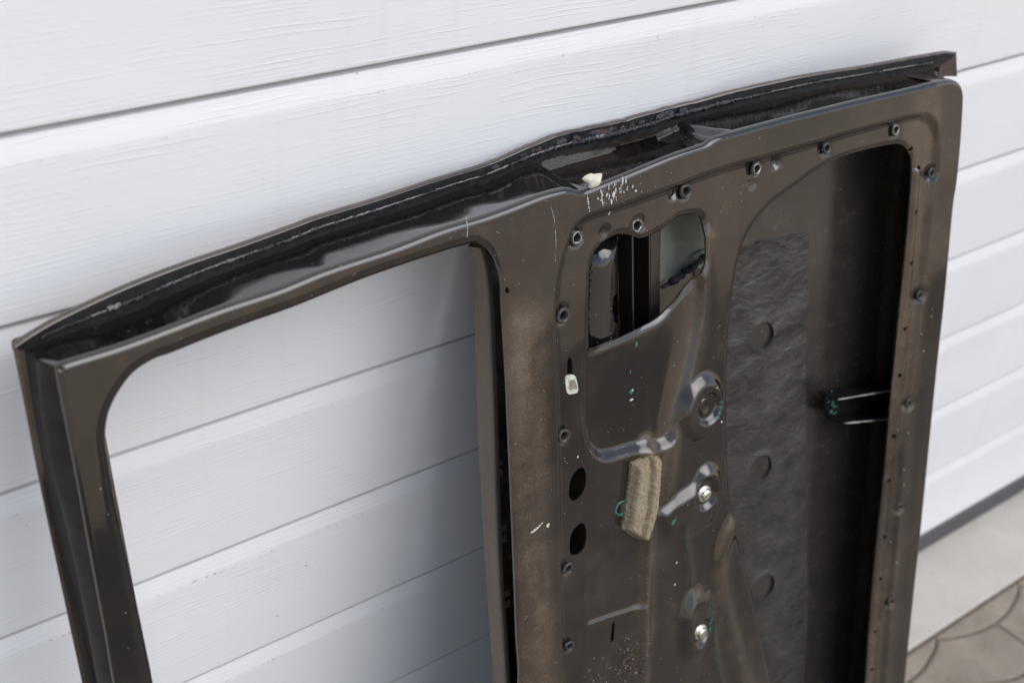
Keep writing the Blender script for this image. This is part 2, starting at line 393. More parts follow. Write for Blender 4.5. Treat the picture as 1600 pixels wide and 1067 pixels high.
def mat_stone(name, a, b, dark, sc=1.0, bumpd=0.002):
    t = NT(name)
    n = t.noise(9 * sc, 6, 0.65)
    g = t.noise(240, 3, 0.7)
    s = t.noise(55, 5, 0.7)
    c = t.mix(t.ramp(n, 0.3, 0.7), a, b)
    c = t.mix(t.ramp(g, 0.5, 0.8, 0, 0.5), c, dark)
    c = t.mix(t.ramp(s, 0.58, 0.8, 0, 0.45), c, dark)
    sp = t.math('MULTIPLY', t.ramp(t.voronoi(120), 0.12, 0.2, 1, 0), t.ramp(t.noise(40, 1, 0.5), 0.58, 0.64, 0, 1))
    c = t.mix(t.math('MULTIPLY', sp, 0.8), c, tuple(q * 0.45 for q in dark))
    st = t.noise(5, 4, 0.6, None, 0.8)
    c = t.mix(t.ramp(st, 0.52, 0.7, 0, 0.35), c, dark)
    t.set('Base Color', c)
    t.set('Roughness', 0.88)
    h = t.math('ADD', t.math('MULTIPLY', g, 0.6), s)
    t.bump(h, 0.6, bumpd)
    return t.m
MAT['slab'] = mat_stone('pale concrete', (0.48, 0.442, 0.390), (0.56, 0.52, 0.465), (0.37, 0.335, 0.29))
MAT['paver'] = mat_stone('weathered paving stone', (0.205, 0.170, 0.130), (0.315, 0.265, 0.212), (0.115, 0.092, 0.068))
MAT['joint'] = plain('sandy joint darkened as shade', (0.165, 0.14, 0.11), 0.95, 0.0, 0.4, 120, 0.6, 300, 0.003)  # joint sand, its colour also darkened to stand in for shaded ground
def mat_yard():  # bright tan painted for sunlit ground; patches only vary the door's reflections
    t = NT('patchy yard painted sunlit')
    n = t.noise(0.9, 5, 0.6, t.mapping((0.6, 1.5, 1)), 0.5)
    g = t.noise(7, 4, 0.7)
    c = t.mix(t.ramp(n, 0.40, 0.58), (0.56, 0.415, 0.27), (0.84, 0.64, 0.43))
    c = t.mix(t.ramp(g, 0.45, 0.75, 0, 0.5), c, (0.42, 0.33, 0.24))
    t.set('Base Color', c)
    t.set('Roughness', 0.9)
    return t.m
MAT['yard'] = mat_yard()
MAT['render'] = plain('pale wall render', (0.62, 0.60, 0.57), 0.9, 0.0, 0.06, 30, 0.4, 200, 0.002)

# ------------------------------------------------------------------ object helpers
def mesh_obj(name, verts, faces, mat, parent=None, smooth=True, attrs=None):
    me = bpy.data.meshes.new(name)
    me.from_pydata([tuple(map(float, v)) for v in verts], [], faces)
    if smooth:
        me.polygons.foreach_set('use_smooth', [True] * len(me.polygons))
    if attrs:
        for k, vals in attrs.items():
            a = me.attributes.new(k, 'FLOAT', 'POINT')
            a.data.foreach_set('value', np.asarray(vals, dtype=np.float32))
    me.materials.append(mat)
    me.update()
    o = bpy.data.objects.new(name, me)
    COL.objects.link(o)
    if parent is not None:
        o.parent = parent
    return o

def tag(o, label=None, cat=None, group=None, kind=None):
    if label: o['label'] = label
    if cat: o['category'] = cat
    if group: o['group'] = group
    if kind: o['kind'] = kind
    return o

def box(v, f, x0, x1, y0, y1, z0, z1):
    b = len(v)
    v += [(x0, y0, z0), (x1, y0, z0), (x1, y1, z0), (x0, y1, z0), (x0, y0, z1), (x1, y0, z1), (x1, y1, z1), (x0, y1, z1)]
    f += [tuple(b + i for i in q) for q in ((0, 3, 2, 1), (4, 5, 6, 7), (0, 1, 5, 4), (1, 2, 6, 5), (2, 3, 7, 6), (3, 0, 4, 7))]

# ------------------------------------------------------------------ curve + distance-field helpers (mm)
def spline(pts, sub=6, closed=False):
    p = np.asarray(pts, float)
    n = len(p)
    out = []
    rngi = range(n) if closed else range(n - 1)
    for i in rngi:
        if closed:
            a, b, c, d = p[(i - 1) % n], p[i], p[(i + 1) % n], p[(i + 2) % n]
        else:
            a, b, c, d = p[max(i - 1, 0)], p[i], p[i + 1], p[min(i + 2, n - 1)]
        # centripetal-ish: limit tangents
        m1 = (c - a) * 0.5
        m2 = (d - b) * 0.5
        L = np.linalg.norm(c - b)
        for m in (m1, m2):
            l = np.linalg.norm(m)
            if l > 1.2 * L:
                m *= 1.2 * L / l
        for k in range(sub):
            t = k / sub
            t2, t3 = t * t, t * t * t
            out.append((2 * t3 - 3 * t2 + 1) * b + (t3 - 2 * t2 + t) * m1 + (-2 * t3 + 3 * t2) * c + (t3 - t2) * m2)
    if not closed:
        out.append(p[-1])
    return np.array(out)

def resample(p, n):
    p = np.asarray(p, float)
    s = np.r_[0, np.cumsum(np.linalg.norm(np.diff(p, axis=0), axis=1))]
    q = np.linspace(0, s[-1], n)
    return np.stack([np.interp(q, s, p[:, i]) for i in range(p.shape[1])], axis=1)

_cache, _keep = {}, []
def _seg(X, Y, a, b):
    dx, dy = b[0] - a[0], b[1] - a[1]
    L2 = dx * dx + dy * dy + 1e-9
    t = np.clip(((X - a[0]) * dx + (Y - a[1]) * dy) / L2, 0, 1)
    return (X - a[0] - t * dx) ** 2 + (Y - a[1] - t * dy) ** 2

def sdf(X, Y, poly, margin=60.0):
    """signed distance to a closed polygon, negative inside; only exact within margin"""
    P = np.asarray(poly, float)[:, :2]
    key = (id(poly), X.shape, float(X.flat[0]), float(X.flat[-1]), float(Y.flat[0]), float(Y.flat[-1]))
    if X.size > 20000 and key in _cache:
        return np.minimum(_cache[key], margin)
    want, margin = margin, (80.0 if X.size > 20000 else margin)
    out = np.full(X.shape, margin)
    m = (X > P[:, 0].min() - margin) & (X < P[:, 0].max() + margin) & (Y > P[:, 1].min() - margin) & (Y < P[:, 1].max() + margin)
    if not m.any():
        return out
    x, y = X[m], Y[m]
    d = np.full(x.shape, 1e12)
    ins = np.zeros(x.shape, bool)
    n = len(P)
    for i in range(n):
        a, b = P[i], P[(i + 1) % n]
        d = np.minimum(d, _seg(x, y, a, b))
        if a[1] != b[1]:
            c = ((a[1] > y) != (b[1] > y)) & (x < (b[0] - a[0]) * (y - a[1]) / (b[1] - a[1]) + a[0])
            ins ^= c
    d = np.sqrt(d)
    out[m] = np.where(ins, -d, np.minimum(d, margin))
    if X.size > 20000:
        _cache[key] = out
        _keep.append(poly)
    return np.minimum(out, want)

def ldist(X, Y, line, margin=70.0):
    P = np.asarray(line, float)[:, :2]
    out = np.full(X.shape, margin)
    m = (X > P[:, 0].min() - margin) & (X < P[:, 0].max() + margin) & (Y > P[:, 1].min() - margin) & (Y < P[:, 1].max() + margin)
    if not m.any():
        return out
    x, y = X[m], Y[m]
    d = np.full(x.shape, 1e12)
    for i in range(len(P) - 1):
        d = np.minimum(d, _seg(x, y, P[i], P[i + 1]))
    out[m] = np.minimum(np.sqrt(d), margin)
    return out

def sm(d, w):
    """1 inside, 0 outside, smooth over a band of width w centred on the outline"""
    t = np.clip(0.5 - d / w, 0, 1)
    return t * t * (3 - 2 * t)

def gauss(d, w):
    return np.exp(-(d / w) ** 2)

def circle(c, r, n=20, sy=1.0):
    return [(c[0] + r * math.cos(2 * math.pi * i / n), c[1] + r * sy * math.sin(2 * math.pi * i / n)) for i in range(n)]

GRID = {}
def sheet(name, bounds, res, sfn, hfn, mat, parent, flange=None, dustfn=None, back=0.0):
    """sheet-metal height field, clipped exactly at sfn = 0 (kept where positive); flange(x, y) is the depth
    in mm of the turned-down edge"""
    x0, x1, y0, y1 = bounds
    nx, ny = int((x1 - x0) / res) + 1, int((y1 - y0) / res) + 1
    xs, ys = np.linspace(x0, x1, nx), np.linspace(y0, y1, ny)
    X, Y = np.meshgrid(xs, ys)
    S = sfn(X, Y)
    H = hfn(X, Y)
    S = np.where(np.abs(S) < 1e-4, 1e-4, S)
    gy_, gx_ = np.gradient(S, ys[1] - ys[0], xs[1] - xs[0])
    g2 = gx_ ** 2 + gy_ ** 2
    snapped = (np.abs(S) < 0.32 * res) & (g2 > 0.3) & (g2 < 2.0)
    snapped[0, :] = snapped[-1, :] = False
    snapped[:, 0] = snapped[:, -1] = False
    H0 = H
    X, Y = X.copy(), Y.copy()
    X[snapped] -= (S * gx_ / g2)[snapped]
    Y[snapped] -= (S * gy_ / g2)[snapped]
    S[snapped] = 1e-4
    H = H.copy()
    if snapped.any():
        H[snapped] = hfn(X[snapped][None, :], Y[snapped][None, :])[0]
    pos = S > 0
    idx = np.full(S.shape, -1, int)
    idx[pos] = np.arange(pos.sum())
    verts = [tuple(v) for v in np.stack([X[pos], Y[pos], H[pos]], 1)]
    q00, q10, q11, q01 = pos[:-1, :-1], pos[:-1, 1:], pos[1:, 1:], pos[1:, :-1]
    full = q00 & q10 & q11 & q01
    mixed = (q00 | q10 | q11 | q01) & ~full
    J, I = np.nonzero(full)
    faces = np.stack([idx[J, I], idx[J, I + 1], idx[J + 1, I + 1], idx[J + 1, I]], 1).tolist()
    ev = {}
    extra = []
    def edge(j, i, jj, ii):
        k = (j, i, jj, ii) if (j, i) < (jj, ii) else (jj, ii, j, i)
        if k in ev:
            return ev[k]
        a, b = S[j, i], S[jj, ii]
        if snapped[j, i] and pos[j, i]:
            return int(idx[j, i])
        if snapped[jj, ii] and pos[jj, ii]:
            return int(idx[jj, ii])
        t = a / (a - b)
        t = min(max(t, 0.02), 0.98)
        verts.append((X[j, i] + (X[jj, ii] - X[j, i]) * t, Y[j, i] + (Y[jj, ii] - Y[j, i]) * t, H[j, i] + (H[jj, ii] - H[j, i]) * t))
        ev[k] = len(verts) - 1
        return ev[k]
    cuts = []
    for j, i in zip(*np.nonzero(mixed)):
        cs = [(j, i), (j, i + 1), (j + 1, i + 1), (j + 1, i)]
        poly = []
        cut = []
        for k in range(4):
            a, b = cs[k], cs[(k + 1) % 4]
            if pos[a]:
                poly.append(int(idx[a]))
            if pos[a] != pos[b]:
                e = edge(*a, *b)
                poly.append(e)
                cut.append((e, bool(pos[a])))
        poly = [p for q, p in enumerate(poly) if p != poly[q - 1]]
        if len(poly) >= 3 and len(set(poly)) == len(poly):
            faces.append(poly)
        if len(cut) == 2 and cut[0][0] != cut[1][0]:
            (a, out_a), (b, _) = cut
            cuts.append((a, b) if out_a else (b, a))
    if ev:
        ks = sorted(ev.values())
        cx, cy = np.array([verts[k][0] for k in ks])[None, :], np.array([verts[k][1] for k in ks])[None, :]
        for k, z in zip(ks, hfn(cx, cy)[0]):
            verts[k] = (verts[k][0], verts[k][1], float(z))
    GRID[name] = (xs, ys, H0)
    if flange:
        top, bot = {}, {}
        def tv(k, low):
            dct = bot if low else top
            if k not in dct:
                x, y, z = verts[k]
                verts.append((x, y, z - (flange(x, y) if low else 0.0)))
                dct[k] = len(verts) - 1
            return dct[k]
        for a, b in cuts:
            faces.append([tv(b, 0), tv(a, 0), tv(a, 1), tv(b, 1)])
    V = np.array(verts)
    attrs = None
    if dustfn:
        attrs = {'dust': dustfn(V[:, 0], V[:, 1])}
    return mesh_obj(name, V * 0.001, faces, mat, parent, True, attrs)

def loft(name, rails, mat, parent, skip=None, dust=None, closed=False):
    """skin a set of rails (each n x 3, mm)"""
    n = len(rails[0])
    m = len(rails)
    V = np.concatenate(rails) * 0.001
    F = []
    for r in range(m - 1):
        for i in range(n - 1):
            if skip is not None and skip[r][i]:
                continue
            F.append((r * n + i, r * n + i + 1, (r + 1) * n + i + 1, (r + 1) * n + i))
    attrs = {'dust': np.concatenate(dust)} if dust is not None else None
    return mesh_obj(name, V, F, mat, parent, True, attrs)

def ring(name, cx, cy, cz, prof, mat, parent, n=20, sy=1.0, rot=0.0, wob=0.0):
    """lathe about the door normal; prof = [(radius, height)], mm"""
    V, F = [], []
    ph = random.random() * 6
    for k, (r, h) in enumerate(prof):
        for i in range(n):
            a = 2 * math.pi * i / n
            rr = r * (1 + wob * math.sin(3 * a + ph) + wob * 0.6 * math.sin(5 * a + 2 * ph))
            x, y = rr * math.cos(a), rr * sy * math.sin(a)
            V.append(((cx + x * math.cos(rot) - y * math.sin(rot)) * 0.001, (cy + x * math.sin(rot) + y * math.cos(rot)) * 0.001, (cz + h) * 0.001))
    for k in range(len(prof) - 1):
        for i in range(n):
            F.append((k * n + i, k * n + (i + 1) % n, (k + 1) * n + (i + 1) % n, (k + 1) * n + i))
    return mesh_obj(name, V, F, mat, parent)

def vnoise(X, Y, scale, seed=0, octs=3):
    """cheap smooth value noise, -1..1"""
    r = np.random.default_rng(seed)
    out = np.zeros(np.shape(X))
    amp, tot = 1.0, 0.0
    for o in range(octs):
        g = r.uniform(-1, 1, (67, 71))
        x, y = np.asarray(X) / scale + 100, np.asarray(Y) / scale + 100
        xi, yi = np.floor(x).astype(int), np.floor(y).astype(int)
        fx, fy = x - xi, y - yi
        fx, fy = fx * fx * (3 - 2 * fx), fy * fy * (3 - 2 * fy)
        a, b = g[xi % 67, yi % 71], g[(xi + 1) % 67, yi % 71]
        c, d = g[xi % 67, (yi + 1) % 71], g[(xi + 1) % 67, (yi + 1) % 71]
        out += amp * ((a * (1 - fx) + b * fx) * (1 - fy) + (c * (1 - fx) + d * fx) * fy)
        tot += amp
        amp *= 0.5
        scale *= 0.5
    return out / tot

# ================================================================== SETTING
# yard sheet (out to the horizon), joint bed, concrete strip, paving stones
yard = mesh_obj('ground', [(-60, -80, -0.012), (60, -80, -0.012), (60, 40, -0.012), (-60, 40, -0.012)], [(0, 1, 2, 3)], MAT['yard'], None, False)
tag(yard, kind='structure')

SLAB_Y = -0.152
v, f = [], []
box(v, f, -3.0, 6.0, SLAB_Y, 0.25, -0.10, 0.0)
slab = mesh_obj('concrete_threshold', v, f, MAT['slab'], None, False)
mod = slab.modifiers.new('bevel', 'BEVEL'); mod.width = 0.004; mod.segments = 2
tag(slab, kind='structure')

PX, PY = 0.25, 0.125
def wave(x, k):
    """k-th wavy joint line, as distance from the slab edge"""
    s = (x - 1.678) / PX
    if k == 0:
        return 0.004
    if k == 1:
        return 0.012 + 0.034 * abs(math.sin(math.pi * s)) ** 0.8
    return (k - 1) * PY + 0.005 + 0.018 * math.sin(2 * math.pi * s + (k % 2) * math.pi)
pavement = mesh_obj('pavement', [(-2.0, -3.0, -0.0045), (4.2, -3.0, -0.0045), (4.2, SLAB_Y - 0.0005, -0.0045), (-2.0, SLAB_Y - 0.0005, -0.0045)], [(0, 1, 2, 3)], MAT['joint'], None, False)
tag(pavement, kind='structure')
pm_cache = {}
def paver(i, k):
    off = 0.0 if k % 2 == 1 or k < 2 else 0.5
    key = (k if k < 3 else 3 + k % 2, )
    x0 = 1.678 + (i + off) * PX
    if k == 1: x0 = 1.678 + (i + 0.5) * PX
    key = k if k < 3 else 3 + (k % 2)
    if key not in pm_cache:
        g, n, c = 0.0022, 14, 0.006
        def outline(inset):
            lo, hi = [], []
            gg = g + inset
            for q in range(n + 1):
                x = x0 + gg + (PX - 2 * gg) * q / n
                hi.append((x, SLAB_Y - wave(x, k) - gg))
                lo.append((x, SLAB_Y - wave(x, k + 1) + gg))
            return hi, lo
        V, F = [], []
        rings = []
        for inset, z in ((0, -0.05), (0, -0.0045), (c * 0.35, -0.0012), (c, 0.0)):
            hi, lo = outline(inset)
            if k == 0:
                hi = [(x, max(y, l[1])) for (x, y), l in zip(hi, lo)]
                lo = [(x, min(y, h[1] - 0.0005)) for (x, y), h in zip(lo, hi)]
            b = len(V)
            loop = hi + lo[::-1]
            V += [(x - x0, y - SLAB_Y, z) for x, y in loop]
            rings.append((b, len(loop)))
        for (a, m), (b, _) in zip(rings[:-1], rings[1:]):
            for q in range(m):
                F.append((a + q, b + q, b + (q + 1) % m, a + (q + 1) % m))
        b, m = rings[-1]
        for q in range(n):
            F.append((b + q, b + m - 1 - q, b + m - 2 - q, b + q + 1))
        o = mesh_obj('paving_stone', V, F, MAT['paver'], pavement, False)
        pm_cache[key] = (o.data, k)
    else:
        o = bpy.data.objects.new('paving_stone', pm_cache[key][0])
        COL.objects.link(o)
        o.parent = pavement
    k0 = pm_cache[key][1]
    o.location = (x0, SLAB_Y - (k - k0) * PY, random.uniform(-0.0012, 0.0008))
    o.rotation_euler = (random.uniform(-0.004, 0.004), random.uniform(-0.004, 0.004), 0)
    return o
for k in range(0, 15):
    for i in range(-12, 8):
        if k > 8 and (i < -10 or i > 6):
            continue
        paver(i, k)

# garage door: one panel per ribbed strip
garage = bpy.data.objects.new('garage_door', None)
COL.objects.link(garage)
garage.location = (1.2, 0, 0)
tag(garage, 'white ribbed sectional garage door with embossed wood grain behind the car door', 'garage door', kind='thing')
GX0, GX1 = -2.3, 2.6
ZA = 1.58895 - 0.46386 * 0.9
DZ = 0.17892 * 0.9
zs = [ZA + DZ * k for k in range(7, -7, -1)]      # groove heights, top to bottom
zs = [z for z in zs if z > 0.1] + [0.0428]
def garage_panel(zt, zb, last):
    R = 0.0042
    prof = [(0.013, zt - 0.0022), (R, zt - 0.0032)]
    for q in range(1, 9):                          # chamfer rising out of the groove
        t = q / 8
        prof.append((R * (1 - t) ** 1.1, zt - 0.0032 - 0.0205 * t))
    prof.append((0.0, zt - 0.030))
    prof.append((0.0, zb + 0.006))
    e = zb + (0.0028 if not last else 0.0)
    prof += [(0.0, e + 0.0022), (0.0006, e + 0.0007), (0.0022, e), (0.016, e)]
    V, F = [], []
    for x in (GX0, GX1):
        V += [(x, y, z) for y, z in prof]
    m = len(prof)
    for q in range(m - 1):
        F.append((q, q + 1, m + q + 1, m + q))
    o = mesh_obj('panel', V, F, MAT['garage'], garage, False)
    for p in o.data.polygons:
        p.use_smooth = True
    o.data.set_sharp_from_angle(angle=math.radians(28))
    return o
for a, b in zip(zs[:-1], zs[1:]):
    garage_panel(a, b, b < 0.1)
v, f = [], []
box(v, f, GX0, GX1, 0.0135, 0.04, 0.05, zs[0])
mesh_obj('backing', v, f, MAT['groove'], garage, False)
# rubber seal: bulged lip along the bottom
prof = [(0.012, 0.0425), (-0.002, 0.0420), (-0.0045, 0.036), (-0.003, 0.028), (-0.004, 0.018), (-0.006, 0.008), (-0.004, 0.001), (0.012, 0.0005)]
V, F = [], []
for x in (GX0, GX1):
    V += [(x, y, z) for y, z in prof]
m = len(prof)
for q in range(m - 1):
    F.append((q, q + 1, m + q + 1, m + q))
mesh_obj('bottom_seal', V, F, MAT['seal'], garage, True)
# house wall around the garage door: unseen, it frames the opening and runs on above it
v, f = [], []
WH = 2.75
gx0, gx1 = 1.2 + GX0, 1.2 + GX1
box(v, f, -9.0, gx0 - 0.002, -0.06, 0.30, -0.10, WH)
box(v, f, gx1 + 0.002, 11.0, -0.06, 0.30, -0.10, WH)
box(v, f, gx0 - 0.002, gx1 + 0.002, -0.058, 0.30, zs[0] - 0.03, WH)
wall = mesh_obj('house_wall', v, f, MAT['render'], None, False)
tag(wall, kind='structure')

# ================================================================== CAR DOOR
LEAN = 12.141
door = bpy.data.objects.new('car_door', None)
COL.objects.link(door)
door.location = (0.85, -0.34278732, 0.0)
door.rotation_euler = (math.radians(90 - LEAN), 0, 0)
tag(door, 'stripped black car door with empty window frame leaning on the garage door', 'car door')

RR = 6.0                                    # rolled edge radius, mm
VB = 34.0                                   # lower edge of the inner panel (out of the picture)
# edge rail of the inner face: left side (bottom to top), top, right side (top to bottom)
el = np.array(D['edge_left'])[::-1]
el = np.vstack([[el[0][0] - 2, VB], [el[0][0] - 1.2, 420], el])
et = np.array(D['edge_top'])
er = np.array(D['edge_right'])
er = np.vstack([er, [[481, 120], [480, VB]]])
edge_l = spline(el, 8)
edge_t = spline(np.vstack([el[-1], et]), 10)
edge_r = spline(np.vstack([et[-1], er]), 8)
outer_poly = np.vstack([edge_l, edge_t[1:], edge_r[1:]])

def inset(line, r):
    t = np.gradient(line, axis=0)
    t /= np.linalg.norm(t, axis=1)[:, None] + 1e-9
    nrm = np.stack([t[:, 1], -t[:, 0]], 1)   # path runs clockwise: right-hand side is inside
    return line + nrm * r

window_poly = np.vstack([D['window'], [[-590, 420], [-588, 150], [-575, 112], [-540, 96], [-280, 96], [-243, 112], [-231, 150], [-230, 420]], D['post_edge']])
wp = spline(window_poly, 6, True)
h1 = spline(np.vstack([[[226, 180], [210, 300]], D['big_hole'], [[396, 180], [380, 120], [330, 98], [270, 105]]]), 5, True)
h2 = spline(D['small_hole'], 5, True)
ovals = [spline(o, 5, True) for o in D['oval_holes']]
kslot = spline(D['key_slot'], 4, True)
tslot = np.array(D['thin_slot'])
recess = spline(np.vstack([[[-151, 80]], [[-150, 300]], D['card_recess'], [[429, 80]]]), 5, True)
pocket = spline(D['pocket'], 5, True)
pocket2 = spline(np.vstack([[[-108, 470]], [[-106, 540]], D['pocket_low'], [[-30, 500]], [[-40, 455]]]), 4, True)
boss_b = spline(D['boss_b'], 5, True)
rib_low, rib_curve = spline(D['rib_low'], 4), spline(np.vstack([D['rib_curve'], [[175, 330], [195, 220]]]), 4)
fold1, fold2 = spline(D['fold_line'], 4), spline(D['fold_line2'], 4)
ridge = spline(D['crease_ridge'], 4)
post_ridge = spline(np.vstack([D['post_ridge'], [[-190, 300], [-190, 110]]]), 4)
round_holes = [(D['round_hole'], 6.0, 7.5), ((D['post_hole'][0] + 3, D['post_hole'][1]), 2.8, 3.2)]

def height(X, Y):
    h = np.zeros(X.shape)
    rc = sdf(X, Y, recess)
    h -= 6.5 * sm(rc + 3, 10)
    # pillar face stands proud and falls in a broad slope to the recess
    dpr = ldist(X, Y, post_ridge)
    h += 5.0 * gauss(dpr, 24) * np.clip((1075 - Y) / 160, 0, 1)
    # stamped pockets
    h -= 9.0 * sm(sdf(X, Y, pocket) + 1, 12)
    h -= 3.5 * sm(sdf(X, Y, pocket2) + 1, 6)
    # bosses with dished centres
    ba, da = D['boss_a'], D['dish_a']
    e = np.hypot((X - ba[0]) * 1.0, (Y - ba[1]) * 0.85) - 30
    h += 9.0 * sm(e, 13)
    h -= 6.5 * sm(np.hypot(X - da[0], Y - da[1]) - 17, 7)
    h += 8.5 * sm(sdf(X, Y, boss_b) + 3, 15) * np.clip((Y - 640) / 55, 0, 1)
    db = D['dish_b']
    h -= 7.0 * sm(np.hypot(X - db[0], (Y - db[1]) * 0.85) - 16, 8)
    bc, dc = D['boss_c'], D['dish_c']
    h += 10.0 * sm(np.hypot((X - bc[0]) * 1.25, (Y - bc[1]) * 0.62) - 28, 22)
    h -= 8.0 * sm(np.hypot(X - dc[0], (Y - dc[1]) * 0.85) - 15, 8)
    # ribs and folds
    h += 5.0 * gauss(ldist(X, Y, rib_low), 9)
    h += 5.5 * gauss(ldist(X, Y, rib_curve), 13)
    h += 2.2 * gauss(ldist(X, Y, fold1), 7) + 2.5 * gauss(ldist(X, Y, fold2), 7)
    h += 2.6 * gauss(ldist(X, Y, ridge), 4.0)
    # diagonal web right of the pocket
    web = [(62, 1000), (52, 900), (22, 800), (5, 720)]
    h += 4.0 * gauss(ldist(X, Y, web), 13)
    # rolled bead along the right strip
    h += 2.6 * gauss(np.abs(X - 418) + np.where(Y > 1000, 60, 0), 5.0) * (Y < 1010)
    # clip seats: shallow dimples
    for c in D['sockets']:
        h -= 1.8 * sm(np.hypot(X - c[0], Y - c[1]) - 9, 8)
    for c, dep in zip(D['dimples'], (4.0, 4.0, 1.5, 3.0)):
        h -= dep * sm(np.hypot(X - c[0], Y - c[1]) - 6, 7)
    # edge of the window opening turns in
    wd_ = sdf(X, Y, wp, 40)
    tt = np.clip((11 - wd_) / 11, 0, 1)
    h -= np.where(X < -225, 8.0, 3.0) * (1 - np.sqrt(np.clip(1 - tt * tt * 0.92, 0, 1)))
    # hem of the big opening
    d1 = sdf(X, Y, h1, 40)
    t1 = np.clip((6 - d1) / 6, 0, 1)
    h -= 2.0 * t1 * t1
    d2 = sdf(X, Y, h2, 40)
    t2 = np.clip((7 - d2) / 7, 0, 1)
    h -= 3.0 * t2 * t2
    # slight oil-canning
    far = np.clip(-sdf(X, Y, outer_in, 60) / 40, 0, 1)
    h += far * (0.35 * vnoise(X, Y, 130, 3, 2) + 0.10 * vnoise(X, Y, 38, 5, 2))
    return h

outer_in = np.vstack([inset(edge_l, RR), inset(edge_t, RR)[3:-3], inset(edge_r, RR)])
# clean corner where left and top insets meet
cl = [el[-1][0] + 5.0, el[-1][1] - RR]
ol, ot = inset(edge_l, 5.0), inset(edge_t, RR)
outer_in = np.vstack([ol[ol[:, 1] < cl[1] - 2], [cl], ot[ot[:, 0] > cl[0] + 2], inset(edge_r, RR)[2:]])
outer_in = np.vstack([outer_in, [[outer_in[-1][0], VB + RR]], [[outer_in[0][0], VB + RR]]])

def keep(X, Y):
    s = -sdf(X, Y, outer_in, 80)
    for p in (wp, h1, h2, kslot, tslot, *ovals):
        s = np.minimum(s, sdf(X, Y, p, 80))
    for c in D['sockets']:
        s = np.minimum(s, np.hypot(X - c[0], Y - c[1]) - 4.6)
    for c in D['pin_holes']:
        s = np.minimum(s, np.hypot(X - c[0], Y - c[1]) - 3.0)
    for c, rx, ry in round_holes:
        s = np.minimum(s, (np.hypot((X - c[0]) / rx, (Y - c[1]) / ry) - 1) * rx)
    c = D['dimples'][3]
    s = np.minimum(s, np.hypot(X - c[0], Y - c[1]) - 4.0)
    return s

def panel_flange(x, y):
    if x < -243 and y < 1090:
        return 22.0
    if x < -170:
        return 3.0
    return 2.2

def dust_rim_light(x, y):
    d = 0.050 + 0.04 * vnoise(x, y, 160, 9, 3) + 0.10 * np.clip(vnoise(x, y, 45, 12, 3) - 0.1, 0, 1)
    d = d + 0.36 * gauss(ldist(x, y, post_ridge), 28) * np.clip((1090 - y) / 60, 0, 1)       # grimy pillar
    d = d + 0.08 * np.clip((900 - y) / 500, 0, 1)                                            # more dust lower down
    d = d + 0.05 * np.clip((y - 880) / 150, 0, 1)  # paints the upper rim lighter, standing in for reflected sunlit ground
    d = d + 0.22 * sm(np.abs(x - 418) - 26, 30)                                              # right strip
    d = d + 0.22 * gauss(ldist(x, y, rib_low), 12) + 0.18 * gauss(ldist(x, y, rib_curve), 14)
    d = d + 0.20 * gauss(ldist(x, y, [(62, 1000), (52, 900), (22, 800), (5, 720)]), 12)
    d = d - 0.03 * (x < -250)
    blot = vnoise(x, y, 22, 21, 3)
    d = d + 0.45 * np.clip(blot - 0.28, 0, 1) * gauss(np.hypot(x + 20, y - 540), 70)
    return np.clip(d, 0.03, 0.95)

panel = sheet('inner_panel', (-625, 500, VB, 1112), 1.9, keep, height, MAT['panel'], door, panel_flange, dust_rim_light)
tag(panel, 'dusty black stamped inner panel with holes and dented bosses')

def h_at(x, y):
    xs, ys, H = GRID['inner_panel']
    fx = min(max((x - xs[0]) / (xs[1] - xs[0]), 0), len(xs) - 1.001)
    fy = min(max((y - ys[0]) / (ys[1] - ys[0]), 0), len(ys) - 1.001)
    i, j = int(fx), int(fy)
    a, b = fx - i, fy - j
    return float((H[j, i] * (1 - a) + H[j, i + 1] * a) * (1 - b) + (H[j + 1, i] * (1 - a) + H[j + 1, i + 1] * a) * b)

# ---------------------------------------------------------------- rolled edge, shut face and outer lip
def rail3(key, prefix=None, suffix=None):
    p = np.array(D[key], float)
    if prefix is not None: p = np.vstack([prefix, p])
    if suffix is not None: p = np.vstack([p, suffix])
    return spline(p, 8)

def roll_rails(E, r, n=6):
    t = np.gradient(E, axis=0)
    t /= np.linalg.norm(t, axis=1)[:, None] + 1e-9
    nrm = np.stack([t[:, 1], -t[:, 0]], 1)
    out = []
    base = E + nrm * r
    out.append(np.c_[base + nrm * 0.8, np.full(len(E), -0.12)])
    for k in range(n + 1):
        a = (math.pi / 2) * k / n
        q = base - nrm * r * math.sin(a)
        out.append(np.c_[q, np.full(len(E), -r + r * math.cos(a) - 0.02)])
    return out

NT_ = 520
Et = resample(edge_t, NT_)
Kt = resample(rail3('crease_top', [(*[-616.5, 1068.6], -44.0)]), NT_)
Tt = resample(rail3('lip_top'), NT_)
# let the rails' parameters agree in u over the middle of the run
def by_u(rail, us):
    o = np.argsort(rail[:, 0])
    r = rail[o]
    return np.stack([us, np.interp(us, r[:, 0], r[:, 1])] + [np.interp(us, r[:, 0], r[:, k]) for k in range(2, r.shape[1])], 1)
s = np.linspace(0, 1, NT_)
def us(u0, u1):
    return u0 + (u1 - u0) * s
ue0, ue1 = edge_t[0][0], edge_t[-1][0]
Et = by_u(edge_t, us(ue0, ue1))
Kt = by_u(Kt, us(-614.0, 497.0))
Tt = by_u(Tt, us(-620.5, 539.5))
Ks = Kt.copy()                                   # hem line on the lip, where the sealer sits
cf = np.clip((Kt[:, 0] + 614) / 60, 0, 1)
Kt[:, 1] -= 8.8 * cf                             # the true corner lies lower
Kt[:, 2] += 3.0 * cf
rr_ = RR
R = roll_rails(Et, rr_)
R[0][:, 0] = np.maximum(R[0][:, 0], Et[0][0])
first = R[-1]
rails = list(R)
mid_n = 26
